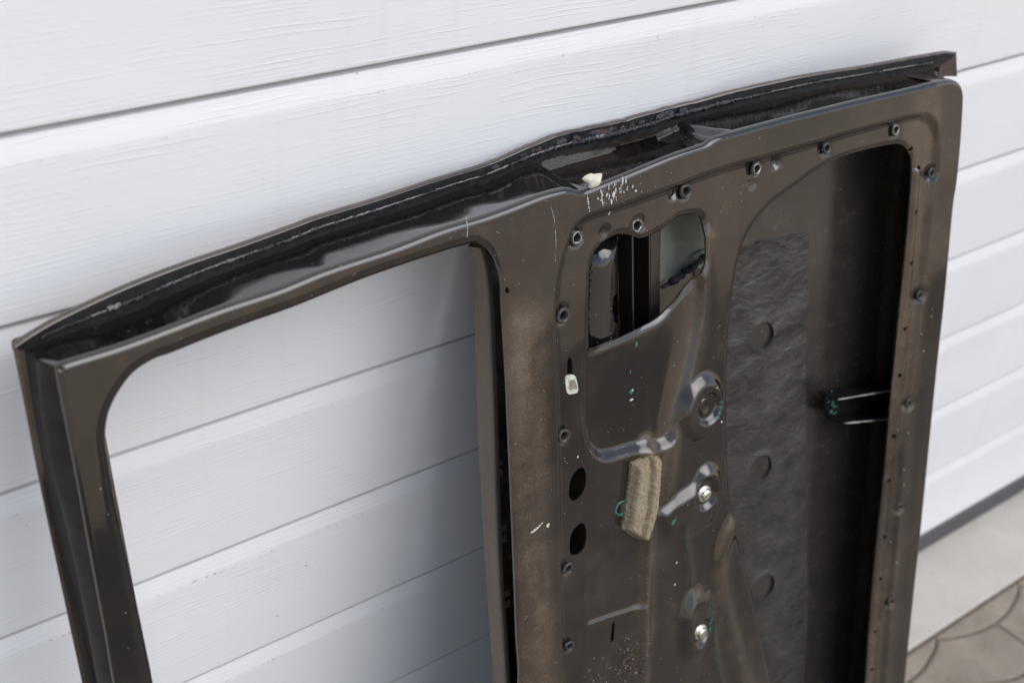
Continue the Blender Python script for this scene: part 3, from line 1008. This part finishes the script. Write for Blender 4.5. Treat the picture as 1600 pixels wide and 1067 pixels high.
(sl_k, sl_e), (sr_k, sr_e) = D['seam_l'], D['seam_r']
jit = vnoise(s * 1100, s * 0, 9, 31, 3)
for q in range(1, mid_n + 1):
    t = q / mid_n
    P = first * (1 - t) + Kt * t
    u = P[:, 0]
    # between the two diagonal seams the face is pressed 7 mm lower (hinge pocket)
    wq = P[:, 2]
    uL = np.interp(-wq, [-sl_e[1], -sl_k[1]], [sl_e[0], sl_k[0]])
    uR = np.interp(-wq, [-sr_e[1], -sr_k[1]], [sr_e[0], sr_k[0]])
    fade = min(1.0, t * 6) * min(1.0, (1 - t) * 9)
    drop = sm(uL - u, 4) * sm(u - uR, 7)
    P[:, 1] -= drop * 7.5 * fade
    # gentle hollow towards the crease
    P[:, 1] -= 1.4 * math.sin(math.pi * t)
    rails.append(P)
# crease, inner side of the lip, hem rolled over the top
n_face = len(rails)
Lf = Tt.copy()                                   # front top edge of the lip; the hem runs back from it
Lf[:, 1] -= 2.6
Lf[:, 2] += 4.6
lipw = Lf - Kt
for t, dv in ((0.12, 0.0), (0.35, 0.0), (0.65, 0.0), (0.86, 0.0)):
    P = Kt + lipw * t
    rough = vnoise(s * 1150, s * 0 + t * 3, 14, 40, 3)
    P[:, 2] += 1.6 * rough * (0.3 + 0.7 * gauss(Kt[:, 0] + 10, 140))
    P[:, 1] += 1.2 * rough * gauss(Kt[:, 0] + 10, 160)
    rails.append(P)
n_lip = len(rails)
hem = 5.2
torn = 1.5 * vnoise(s * 1150, s * 0, 18, 52, 3) * gauss(Kt[:, 0] - 10, 120)
for du, dw in ((0.0, 0.0), (1.2, -0.7), (2.1, -2.2), (2.6, -4.6), (2.2, -6.2), (0.8, -7.4), (-4.0, -8.6)):
    P = Lf.copy()
    P[:, 1] += torn + du
    P[:, 2] += dw
    rails.append(P)
last = rails[-1].copy()
for dv, dw in ((6, 3), (14, 6), (24, 8)):          # outer skin dropping away behind
    P = last.copy()
    P[:, 1] -= dv
    P[:, 2] -= dw * 0.35
    P[:, 0] += dv * np.clip((-560 - P[:, 0]) / 60, 0, 1)
    rails.append(P)
from_hole = np.array(D['hinge_hole'])
skip = []
for r in range(len(rails) - 1):
    row = np.zeros(NT_ - 1, bool)
    if len(R) <= r < len(R) + mid_n - 2:
        cu = 0.25 * (rails[r][:-1, 0] + rails[r][1:, 0] + rails[r + 1][:-1, 0] + rails[r + 1][1:, 0])
        cw = 0.25 * (rails[r][:-1, 2] + rails[r][1:, 2] + rails[r + 1][:-1, 2] + rails[r + 1][1:, 2])
        row = sdf(cu, cw, from_hole, 30) < 0
    skip.append(row)
dusts = []
for r, P in enumerate(rails):
    u = P[:, 0]
    if r < len(R):
        d = np.full(NT_, 0.05)
    elif r < len(R) + mid_n:
        t = (r - len(R) + 1) / mid_n
        d = 0.01 + 0.02 * t + 0.16 * np.clip((u - 150) / 350, 0, 1) * t + 0.10 * gauss(u + 0, 110) * t
    else:
        d = 0.30 + 0.20 * np.clip((u - 0) / 450, 0, 1)
    dusts.append(d)
top = loft('top_shut_face', rails[:n_face], MAT['shut'], door, skip, dusts[:n_face])
lip_o = loft('lip_flange', rails[n_face - 1:n_lip + 1], MAT['lip'], door)
tag(lip_o, 'rough black lip with cracked sealer along the upper edge')
hem_o = loft('hem', rails[n_lip:], MAT['shut'], door, None, dusts[n_lip:])
tag(hem_o, 'rolled grey-black hem of the outer skin')
tag(top, 'glossy black upper edge of the car door with torn lip and hinge pocket')

# left side (roof side of the window frame)
NL = 200
El = resample(edge_l, NL)
vs_ = np.linspace(0, 1, NL)
def by_v(key, bottom, toprow):
    p = np.vstack([[bottom], np.array(D[key], float)[::-1], [toprow]] if toprow is not None else [[bottom], np.array(D[key], float)[::-1]])
    p = spline(p, 6)
    o = np.argsort(p[:, 1])
    p = p[o]
    v0, v1 = p[0, 1], p[-1, 1]
    q = v0 + (v1 - v0) * vs_
    return np.stack([np.interp(q, p[:, 1], p[:, 0]), q, np.interp(q, p[:, 1], p[:, 2])], 1)
RL = roll_rails(El, 5.0, 5)
for P in RL:
    P[:, 1] = np.minimum(P[:, 1], El[:, 1])
Sl = by_v('shoulder_left', (-613, VB, -24), None)
Kl = by_v('crease_left', (-614, VB - 2, -44), None)
Tl = by_v('lip_left', (-622.5, VB - 4, -47), None)
railsL = list(RL)
f0 = RL[-1]
for t in (0.35, 0.7, 1.0):
    P = f0 * (1 - t) + Sl * t
    P[:, 0] -= 1.2 * math.sin(math.pi * t)
    railsL.append(P)
for t in (0.15, 0.5, 0.85, 1.0):
    P = Sl * (1 - t) + Kl * t
    P[:, 0] += 2.5 * math.sin(math.pi * t)
    railsL.append(P)
for t in (0.4, 0.8, 1.0):
    railsL.append(Kl * (1 - t) + Tl * t)
for du, dw in ((0.3, -3), (3, -7), (9, -9), (30, -11), (60, -12)):
    P = Tl.copy(); P[:, 0] += du; P[:, 2] += dw
    railsL.append(P)
dl = [np.full(NL, 0.16 if len(RL) <= r < len(RL) + 3 else (0.40 if r >= len(railsL) - 7 else 0.05)) for r in range(len(railsL))]
nl0 = len(RL)
left = loft('side_shut_face', railsL[:nl0], MAT['shut'], door, None, dl[:nl0])
stp = loft('frame_step', railsL[nl0 - 1:nl0 + 7], MAT['step'], door)
tag(stp, 'dull dark brown step along the roof side of the window frame')
loft('side_lip', railsL[nl0 + 6:], MAT['shut'], door, None, dl[nl0 + 6:])
tag(left, 'stepped roof-side edge of the window frame')

# right side (sill side), wraps back and outwards
NR = 160
Er = resample(edge_r, NR)
RRl = roll_rails(Er, RR)
f0 = RRl[-1]
railsR = list(RRl)
for du, dw in ((0, -16), (3, -34), (10, -45), (22, -47), (40, -48), (41, -51), (36, -54), (10, -57), (-40, -62)):
    P = f0.copy()
    P[:, 0] += du * np.clip((1115 - P[:, 1]) / 25, 0, 1)
    P[:, 2] = -8 + dw
    railsR.append(P)
loft('sill_shut_face', railsR, MAT['shut'], door, None, [np.full(NR, 0.30)] * len(railsR))
# lower side (hinge side, rests on the ground)
xb = np.linspace(er[-1][0] + 6, el[0][0] - 6, 120)
railsB = []
for dv, w in ((RR + 0.8, -0.12), (RR, 0), (RR * .5, -1.1), (RR * .15, -4), (0, -8), (0, -40), (-1, -75), (-10, -78), (-11, -81), (-6, -84), (30, -86)):
    railsB.append(np.stack([xb, np.full(120, VB + dv), np.full(120, float(w))], 1))
loft('bottom_shut_face', railsB, MAT['gloss'], door)

# ---------------------------------------------------------------- outer skin seen from inside
lu, lw = Tt[:, 0], Tt[:, 2]
def skin_w(X, Y):
    w = np.interp(X, lu, lw) - 10
    w = w + 0.0 * Y
    k = np.clip((Y - 900) / 200, 0, 1)
    return w * (1 - 0) - 4 + 1.2 * vnoise(X, Y, 220, 77, 2)
skin_out = np.vstack([[-612, VB + 6], [-612, 1066], np.stack([Tt[8:-30, 0], Tt[8:-30, 1] - 16], 1), [500, 1085], [505, VB + 6]])
bb = np.array(D['belt_back'])
win2 = np.vstack([np.array(D['window']) + [0, 6.0], [[-596, 420], [-592, 100], [-570, 84]], [[-160, 84], [-155, 300]], bb[::-1] + [42, 0], [[-160, 1056]]])
w2 = spline(win2, 4, True)
h_skin = lambda X, Y: np.minimum(-sdf(X, Y, skin_out, 80), sdf(X, Y, w2, 80) - 9.0)
skin = sheet('outer_skin', (-620, 512, VB, 1118), 6.0, h_skin, skin_w, MAT['skin'], door, lambda x, y: 1.5)
tag(skin, 'brownish black inside of the outer door skin')

# window slot: sill flange of the outer skin beside the pillar
bf = spline(np.vstack([D['belt_front'], [[-199, 300], [-205, 90]]]), 6)
bk = spline(np.vstack([D['belt_back'], [[-199, 300], [-207, 86]]]), 6)
n_ = 160
bf, bk = resample(bf, n_), resample(bk, n_)
rb = []
for du, w in ((9, -42), (3.5, -38.6), (1.2, -37.6), (0, -38.4), (-0.6, -41)):
    rb.append(np.c_[bf[:, 0] + du, bf[:, 1], np.full(n_, float(w))])
for t in (0.3, 0.7, 1.0):
    q = bf * (1 - t) + bk * t
    rb.append(np.c_[q[:, 0] - 0.8 * math.sin(math.pi * t), q[:, 1], np.full(n_, -41 + (-62 + 41) * t)])
rb.append(np.c_[bk[:, 0] + 4, bk[:, 1], np.full(n_, -65.0)])
rb.append(np.c_[bk[:, 0] + 45, bk[:, 1], np.full(n_, -104.0)])
loft('window_sill_flange', rb, MAT['belt'], door)

# ---------------------------------------------------------------- damping mat glued to the outer skin
mat_poly = np.vstack([np.array(D['mat']), [[338, 200], [335, 150], [180, 150], [150, 420]]])
mp_ = []
for i in range(len(mat_poly)):
    a, b = mat_poly[i], mat_poly[(i + 1) % len(mat_poly)]
    n = max(2, int(np.linalg.norm(b - a) / 5))
    for k in range(n):
        q = a + (b - a) * k / n
        mp_.append(q)
mp_ = np.array(mp_)
jit = np.stack([vnoise(mp_[:, 1], mp_[:, 0], 22, 61, 3), vnoise(mp_[:, 0], mp_[:, 1], 12, 62, 3)], 1)
amp = np.where(mp_[:, 1] > 930, 4.0, 1.2)[:, None]
mp_ = mp_ + jit * amp
def mat_keep(X, Y):
    s = -sdf(X, Y, mp_, 60)
    for c in D['mat_holes']:
        s = np.minimum(s, np.hypot((X - c[0]), (Y - c[1]) * 0.95) - 17.5)
    return s
def mat_h(X, Y):
    s = -sdf(X, Y, mp_, 60)
    e = np.clip(s / 5, 0, 1)
    wr = vnoise(X + 0.6 * Y, Y * 1.6 - X * 0.9, 46, 63, 3)
    wr = np.abs(wr) ** 0.8 * np.sign(wr)
    h = skin_w(X, Y) + 2.6 + 2.4 * wr * (0.30 + 0.65 * np.clip((Y - 560) / 250, 0, 1))
    h += 3.0 * gauss(Y - 940, 7) * (0.5 + 0.8 * vnoise(X, Y, 18, 64, 2))      # curled torn edge
    for c in D['mat_holes']:
        h += 1.2 * gauss(np.hypot(X - c[0], Y - c[1]) - 19, 4)
    return h
mat_o = sheet('damping_mat', (110, 345, 150, 955), 2.4, mat_keep, mat_h, MAT['bitumen'], door, lambda x, y: 4.5)
tag(mat_o, 'wrinkled dark bitumen damping mat with round cut-outs and torn top edge')

# ---------------------------------------------------------------- foam strip stuck to the panel
fp = []
fo = np.array(D['foam'])
for i in range(len(fo)):
    a, b = fo[i], fo[(i + 1) % len(fo)]
    for k in range(6):
        fp.append(a + (b - a) * k / 6)
fp = np.array(fp)
fp += np.stack([vnoise(fp[:, 1], fp[:, 0], 7, 71, 3), vnoise(fp[:, 0], fp[:, 1], 7, 72, 3)], 1) * 1.2
mid = spline([(-24, 790), (-25, 760), (-29, 730), (-35, 705), (-44, 680), (-50, 660)], 5)
def foam_h(X, Y):
    s = -sdf(X, Y, fp, 40)
    e = np.clip(s / 5.0, 0, 1)
    dome = np.sqrt(np.clip(1 - (1 - e) ** 2, 0, 1))
    d = ldist(X, Y, mid, 60)
    h = 2.0 + 11.0 * dome + 1.6 * vnoise(X, Y, 16, 73, 3) + 0.7 * vnoise(X, Y, 3.2, 74, 2)
    h -= 6.0 * gauss(d - 1, 2.6)
    return h - 5.0
foam = sheet('foam_strip', (-62, -2, 672, 790), 0.9, lambda X, Y: -sdf(X, Y, fp, 40), foam_h, MAT['foam'], door, lambda x, y: 9.0)
tag(foam, 'frayed beige foam strip stuck on the inner panel')

# ---------------------------------------------------------------- trim clip sockets, screws, small fittings
for i, c in enumerate(D['sockets']):
    z = max(h_at(c[0] + 12, c[1]), h_at(c[0] - 12, c[1]), h_at(c[0], c[1] + 12)) - 1.3 + random.uniform(-0.3, 0.3)
    big = (0.86 if i in (0, 1, 2, 3, 5, 11, 12) else 0.70) * random.uniform(0.93, 1.07)
    o = ring('clip_socket', c[0], c[1], z - 1.2, [(9.2 * big, -1.2), (8.6 * big, 0.5), (7.4 * big, 1.1), (6.2 * big, 0.9), (5.0 * big, -0.4), (4.4 * big, -2.0), (4.2 * big, -9.0)],
             MAT['socket'], door, 22, random.uniform(0.95, 1.12), random.random() * 3, random.uniform(0.03, 0.09))
    if i in (0, 1, 3, 5):
        ring('burr', c[0], c[1], z - 1.2, [(6.8 * big, 0.9), (6.2 * big, 1.3), (5.4 * big, 0.5)], MAT['steel'], o, 20, 1.05, random.random(), 0.08)
c = D['round_hole']
z = h_at(c[0] - 10, c[1])
o = ring('hole_rim', c[0], c[1], z, [(8.4, -0.6), (7.6, 0.5), (6.4, 0.7), (5.6, -0.8)], MAT['greenpaint'], door, 20, 1.15, 0, 0.06)

def polyplate(name, poly, z, th, mat, parent, wob=0.0):
    P = np.array(poly, float)
    n = len(P)
    V = [(x * .001, y * .001, (z + wob * math.sin(i * 1.7)) * .001) for i, (x, y) in enumerate(P)]
    V += [(x * .001, y * .001, (z - th) * .001) for x, y in P]
    F = [tuple(range(n - 1, -1, -1))] if _area(P) < 0 else [tuple(range(n))]
    for i in range(n):
        F.append((i, n + i, n + (i + 1) % n, (i + 1) % n))
    return mesh_obj(name, V, F, mat, parent, False)
def _area(P):
    x, y = P[:, 0], P[:, 1]
    return 0.5 * np.sum(x * np.roll(y, -1) - np.roll(x, -1) * y)

mc = spline(D['metal_clip'], 3, True)
cen = mc.mean(0)
clip = polyplate('metal_clip', mc, h_at(*cen) + 1.4, 1.6, MAT['palechip'], door)
polyplate('spring_tab', cen + (mc - cen) * 0.55 + [1.0, -0.5], h_at(*cen) + 2.6, 1.0, MAT['brightmetal'], clip, 0.8)
tag(clip, 'bright bent metal clip below the key slot')

for nm, key in (('screw', 'dish_b'), ('screw', 'dish_c')):
    c = D[key]
    z = h_at(*c)
    s_ = ring('screw', c[0], c[1] - 1, z, [(10.5, -0.5), (10.2, 1.2), (8.6, 2.0), (7.0, 2.0), (6.8, 4.8), (5.6, 6.2), (2.5, 6.6), (0.05, 6.7)], MAT['brightmetal'], door, 18, 1.0, 0.3, 0.05)
    ring('washer_dirt', c[0], c[1] - 1, z, [(12.4, -0.2), (11.6, 0.9), (10.4, 1.0)], MAT['rust'], s_, 18, 1.0, 0, 0.08)
c = D['dish_a']
ring('pressed_centre', c[0] - 2, c[1] + 1, h_at(*c) - 0.2, [(9.0, -0.5), (8.2, 1.2), (7.2, 1.5), (5.2, 0.4), (0.05, 0.2)], MAT['gloss'], door, 22, 1.25, 0.2)

# small pressed clips left in the window slot
for k, vv in enumerate((905.0, 812.0, 735.0, 655.0, 985.0)):
    u0 = np.interp(vv, [500, 1050], [-196, -196]) + 6
    V, F = [], []
    box(V, F, u0 * .001, (u0 + 9) * .001, vv * .001, (vv + 7) * .001, -.047, -.0455)
    box(V, F, (u0 + 2) * .001, (u0 + 8) * .001, (vv - 13) * .001, (vv - 5) * .001, -.046, -.0448)
    mesh_obj('slot_clip', V, F, MAT['slotclip'], door, False)

# ---------------------------------------------------------------- things inside the small opening
pl = spline(D['plate'], 5, True)
ps = spline(D['plate_slot'], 4, True)
def plate_h(X, Y):
    s = -sdf(X, Y, pl, 60)
    return -40 + 16 * (1 - np.clip(1 - s / 26, 0, 1) ** 2.2)
plate = sheet('regulator_plate', (-90, 20, 820, 1020), 1.6, lambda X, Y: np.minimum(-sdf(X, Y, pl, 60), sdf(X, Y, ps, 60)), plate_h, MAT['gloss'], door, lambda x, y: 8.0)
tag(plate, 'rounded glossy regulator plate with a slot inside the small opening')
ch = D['channel']
V, F = [], []
x0, x1 = ch[0][0] + 1, ch[1][0]
box(V, F, (x0) * .001, (x0 + 2) * .001, .82, 1.03, -.075, -.038)
box(V, F, (x1 - 13) * .001, (x1) * .001, .82, 1.03, -.0400, -.0380)
box(V, F, (x0 + 2) * .001, (x1 - 13) * .001, .82, 1.03, -.078, -.076)
box(V, F, (x1 - 15) * .001, (x1 - 13.02) * .001, .82, 1.03, -.075, -.0385)
mesh_obj('glass_channel', V, F, MAT['dark'], door, False)
gp_ = spline(D['green_plate'], 1, True)
def gp_h(X, Y):
    return -52 + 0.03 * (Y - 990) + 1.2 * vnoise(X, Y, 40, 81, 2)
gpl = sheet('inner_plate', (40, 130, 930, 1035), 2.0, lambda X, Y: -sdf(X, Y, np.array(D['green_plate']), 60), gp_h, MAT['greyplate'], door, lambda x, y: 2.0)
tag(gpl, 'greenish grey plate glimpsed through the small opening')
# ragged sealer at its lower edge, with a sliver of green paint
def strand(name, pts, rad, mat, parent, seg=4, jitter=0.5, n=7, seed=1, flat=1.0):
    """rough tube along a polyline (mm)"""
    P = spline(pts, seg)
    r_ = np.random.default_rng(seed)
    P = P + r_.normal(0, jitter, P.shape)
    t = np.gradient(P, axis=0)
    t /= np.linalg.norm(t, axis=1)[:, None] + 1e-9
    a = np.cross(t, [0, 0, 1.0]); a /= np.linalg.norm(a, axis=1)[:, None] + 1e-9
    b = np.cross(a, t)
    V, F = [], []
    m = len(P)
    for i in range(m):
        rad_i = rad * (0.55 + 0.9 * r_.random()) * (0.15 if i in (0, m - 1) else 1)
        for k in range(n):
            an = 2 * math.pi * k / n
            V.append((P[i] + a[i] * rad_i * math.cos(an) + b[i] * rad_i * flat * math.sin(an)) * .001)
    for i in range(m - 1):
        for k in range(n):
            F.append((i * n + k, i * n + (k + 1) % n, (i + 1) * n + (k + 1) % n, (i + 1) * n + k))
    return mesh_obj(name, V, F, mat, parent)
strand('sealer_bead', [(45, 940, -50), (62, 944, -49), (78, 949, -49), (92, 953, -48), (112, 960, -48)], 3.4, MAT['sealer'], gpl, 6, 0.9, 8, 3)
strand('paint_line', [(85, 962, -51), (100, 966, -51), (116, 967, -51)], 0.9, MAT['greenpaint'], gpl, 4, 0.15, 6, 4)

# ---------------------------------------------------------------- bracket channel near the sill
b0, b1, b2, b3 = [np.array(q) for q in D['bracket']]
def P3(q, w): return np.array([q[0], q[1], w])
V, F = [], []
def slabq(a, b, c, d, th=1.4):
    """thin plate through four corners (mm)"""
    a, b, c, d = map(np.array, (a, b, c, d))
    n = np.cross(b - a, d - a); n = n / np.linalg.norm(n) * th
    k = len(V)
    for q in (a, b, c, d, a + n, b + n, c + n, d + n):
        V.append(q * .001)
    for q in ((0, 3, 2, 1), (4, 5, 6, 7), (0, 1, 5, 4), (1, 2, 6, 5), (2, 3, 7, 6), (3, 0, 4, 7)):
        F.append(tuple(k + i for i in q))
e1, e3 = b1 + (b1 - b0) * 0.35, b3 + (b3 - b2) * 0.35
slabq(P3(b0, -34), P3(e1, -34), P3(e1, -62), P3(b0, -62), 1.0)
slabq(P3(b2, -34), P3(e3, -34), P3(e3, -62), P3(b2, -62), 1.0)
slabq(P3(b0 + [1.5, -1], -58), P3(e1, -58), P3(e3 + [0, 1], -58), P3(b2 + [1.5, 1], -58))
br = mesh_obj('channel_bracket', V, F, MAT['bracket'], door, False)
tag(br, 'dark folded channel bracket with green scratches beside the sill edge')
for k, (p, q, w) in enumerate(((b0, e1, -33.4), (b2, e3, -33.4))):
    strand('worn_edge', [(*(p + (q - p) * t), w) for t in (0.02, 0.3, 0.55, 0.78)], 0.8, MAT['scuff'], br, 5, 0.12, 6, 20 + k)
for k in range(14):
    c = b0 * (0.95 - 0.065 * k) + b2 * (0.05 + 0.065 * k) + np.array([2 + 16 * random.random(), -1])
    strand('green_scratch', [(c[0], c[1], -55.6), (c[0] + 4 + 5 * random.random(), c[1] + 2 * random.random(), -55.4)], 1.1, MAT['greenpaint'], br, 3, 0.5, 5, 40 + k)

# ---------------------------------------------------------------- seam sealer, rust and torn bits along the lip
def k_at(u):
    a = np.array([u, np.interp(u, Kt[:, 0], Kt[:, 1]), np.interp(u, Kt[:, 0], Kt[:, 2])])
    b = np.array([u, np.interp(u, Lf[:, 0], Lf[:, 1]), np.interp(u, Lf[:, 0], Lf[:, 2])])
    return a * 0.52 + b * 0.48
sd_ = 100
u = -600
while u < 490:
    L = random.uniform(25, 80)
    pts = [k_at(a) + np.array([0, 0.6, 1.0]) for a in np.linspace(u, min(u + L, 492), 6)]
    strand('sealer_bead', pts, random.uniform(0.8, 1.7) if abs(u) > 150 else random.uniform(1.6, 3.0), MAT['sealer'], door, 8, 0.35, 7, sd_)
    u += L * random.uniform(0.85, 1.05)
    sd_ += 1
for u, L, r in ((-560, 22, 1.0), (-545, 8, 2.4), (-500, 60, .6), (-455, 45, .6), (-440, 5, 1.6), (-380, 50, .7), (-330, 40, .8), (-290, 60, .7), (-215, 55, .6), (-150, 26, 1.1),
                (-100, 70, .9), (-40, 48, .8), (-5, 12, 2.6), (20, 55, .7), (80, 30, .8), (150, 40, .6), (230, 50, .6), (300, 80, .6), (400, 60, .7)):
    pts = [k_at(a) + np.array([0, 1.5, 2.0]) for a in np.linspace(u, u + L, 5)]
    strand('sealer_flake', pts, r * 0.8, MAT['sealer_pale'], door, 8, 0.25, 6, sd_); sd_ += 1
# lumps of torn sealer and rust on the lip above the hinge pocket
for k in range(26):
    uu = random.gauss(-5, 70)
    b = k_at(uu)
    rr = random.uniform(2.0, 5.5)
    V, F = [], []
    nA, nB = 7, 5
    for j in range(nB):
        th = math.pi * j / (nB - 1)
        for i in range(nA):
            a = 2 * math.pi * i / nA
            q = rr * random.uniform(0.6, 1.2)
            V.append(((b[0] + 1.7 * q * math.sin(th) * math.cos(a)) * .001, (b[1] + random.uniform(3, 6) + q * 0.8 * math.cos(th)) * .001, (b[2] + 0.5 + 0.55 * q * math.sin(th) * math.sin(a)) * .001))
    for j in range(nB - 1):
        for i in range(nA):
            F.append((j * nA + i, j * nA + (i + 1) % nA, (j + 1) * nA + (i + 1) % nA, (j + 1) * nA + i))
    mesh_obj('sealer_lump', V, F, MAT['rust'] if k % 3 == 0 else MAT['sealer'], door, False)
# bent end tab of the lip at the sill corner
e = Tt[-1]
V, F = [], []
slabq((e[0] - 30, e[1] - 3, e[2] + 2), (e[0] + 1, e[1] + 0, e[2] + 3), (e[0] + 3, e[1] - 30, e[2] + 6), (e[0] - 34, e[1] - 24, e[2] + 5), 1.5)
tab = mesh_obj('lip_end_tab', V, F, MAT['rust'], door, False)
tag(tab, 'rusty bent tab at the end of the lip')

# ---------------------------------------------------------------- chips, scuffs, putty
def blob(cx, cy, r, n=9, sx=1.0, sy=1.0, seed=0):
    r_ = np.random.default_rng(seed)
    return [(cx + sx * r * (0.55 + 0.7 * r_.random()) * math.cos(2 * math.pi * i / n), cy + sy * r * (0.55 + 0.7 * r_.random()) * math.sin(2 * math.pi * i / n)) for i in range(n)]
def chips(name, items, mat):
    V, F = [], []
    for poly in items:
        k = len(V)
        for x, y in poly:
            V.append((x * .001, y * .001, (h_at(x, y) + 0.35) * .001))
        cx, cy = np.mean(poly, 0)
        V.append((cx * .001, cy * .001, (h_at(cx, cy) + 0.45) * .001))
        n = len(poly)
        for i in range(n):
            F.append((k + i, k + (i + 1) % n, k + n))
    return tag(mesh_obj(name, V, F, mat, door, False), kind='stuff')
g = D['chips_green']
chips('green_paint_chips', [blob(g[0][0], g[0][1], 3.0, 9, .8, 1.2, 1), blob(g[1][0], g[1][1], 1.8, 8, .6, 1.5, 2), blob(g[2][0], g[2][1], 3.4, 9, 1, .9, 3), blob(g[4][0], g[4][1], 4.0, 9, 1, 1.1, 5)]
      + [blob(D['dish_a'][0] + 19 * math.cos(a), D['dish_a'][1] + 19 * math.sin(a), 2.0, 7, 1, 1, 10 + i) for i, a in enumerate((-0.9, -0.6, -0.2, 0.1))]
      + [blob(D['dish_c'][0] + 15 + 0.5 * i, D['dish_c'][1] + 22 - 9 * i, 2.6, 8, .6, 1.8, 30 + i) for i in range(4)], MAT['greenpaint'])
pc = D['chips_pale']
chips('pale_paint_chips', [blob(g[2][0] + 1, g[2][1] + 1, 1.8, 8, 1.2, .8, 6), blob(g[3][0], g[3][1], 2.0, 8, 1.4, .7, 7)]
      + [blob(x, y, 1.5, 7, 1, 1, 50 + i) for i, (x, y) in enumerate(pc)]
      + [blob(random.uniform(-140, 95), random.uniform(400, 1000), random.uniform(0.5, 1.1), 6, 1, 1, 80 + i) for i in range(12)]
      + [blob(random.uniform(415, 470), random.uniform(300, 1000), random.uniform(0.6, 1.2), 6, 1, 1, 180 + i) for i in range(12)], MAT['palechip'])
# green line where paint is worn through on the folds
def painted_line(name, line, wdt, mat, seed, gaps=0.15):
    r_ = np.random.default_rng(seed)
    gap = 0
    P = resample(spline(line, 4), 40)
    V, F = [], []
    for i, (x, y) in enumerate(P):
        w = wdt * (0.2 + 0.8 * r_.random()) * (0.1 if i in (0, 39) else 1) * (0.12 if gap > 0 else 1)
        gap = gap - 1 if gap > 0 else (int(r_.integers(2, 7)) if r_.random() < gaps else 0)
        for q in (-w, w):
            V.append(((x + q) * .001, y * .001, (h_at(x + q, y) + 0.4) * .001))
    for i in range(39):
        F.append((2 * i, 2 * i + 1, 2 * i + 3, 2 * i + 2))
    return tag(mesh_obj(name, V, F, mat, door), kind='stuff')
painted_line('worn_green_line', D['fold_line'], 0.7, MAT['greendull'], 5, 0.25)
painted_line('worn_green_line', D['fold_line2'], 1.0, MAT['greendull'], 6, 0.12)
for k, st in enumerate(D['streaks']):
    painted_line('scratch_streak', st, (1.3, 1.1, 0.5, 0.35)[k], MAT['scuff'], 60 + k, 0.05)
items = []
for i in range(60):
    x = random.gauss(-62, 14)
    y = np.interp(x, Et[:, 0], Et[:, 1]) - abs(random.gauss(9, 7)) - 4
    items.append(blob(x, y, abs(random.gauss(0, 0.75)) + 0.25, 7, random.uniform(.4, 1.1), random.uniform(.8, 2.4), 300 + i))
chips('white_scuffs', items, MAT['scuff'])
sme = D['smear']
chips('bird_smear', [blob(sme[0][0] + 3 + 3.2 * i, sme[0][1] + 0.9 * i, 2.3 - 0.25 * i, 9, 1.6, .7, 400 + i) for i in range(5)] + [blob(sme[2][0], sme[2][1] + 1, 2.6, 9, 1, 1, 410)], MAT['palechip'])
# rusty scabs low on the panel
r9 = np.random.default_rng(91)
cx, cy = D['rust_patch']
chips('rust_scabs', [blob(cx + r9.normal(0, 20), cy + r9.normal(0, 15), r9.uniform(0.8, 3.4), 8, r9.uniform(.7, 1.6), r9.uniform(.5, 1.1), 500 + i) for i in range(60)], MAT['rust'])
chips('pale_grit', [blob(cx + r9.normal(0, 24), cy + r9.normal(0, 18), r9.uniform(0.3, 0.9), 6, 1, 1, 600 + i) for i in range(60)], MAT['scuff'])
# putty blob on the upper edge
px, py = D['putty']
V, F = [], []
nA, nB = 16, 7
for j in range(nB):
    t = j / (nB - 1)
    for i in range(nA):
        a = 2 * math.pi * i / nA
        lobe = 1 + 0.22 * math.sin(3 * a + 0.6) + 0.12 * math.sin(5 * a)
        r_ = 10.5 * (1 - t) * lobe
        V.append(((px + r_ * math.cos(a)) * .001, (py + r_ * 0.62 * math.sin(a) - 0.3 * t) * .001, (-4.5 + 6.5 * math.sqrt(t) + (1.5 if math.sin(a) < 0 else -2.5) * (1 - t)) * .001))
for j in range(nB - 1):
    for i in range(nA):
        F.append((j * nA + i, j * nA + (i + 1) % nA, (j + 1) * nA + (i + 1) % nA, (j + 1) * nA + i))
pt = mesh_obj('putty_lump', V, F, MAT['putty'], door)
tag(pt, 'cream putty lump on the upper edge')
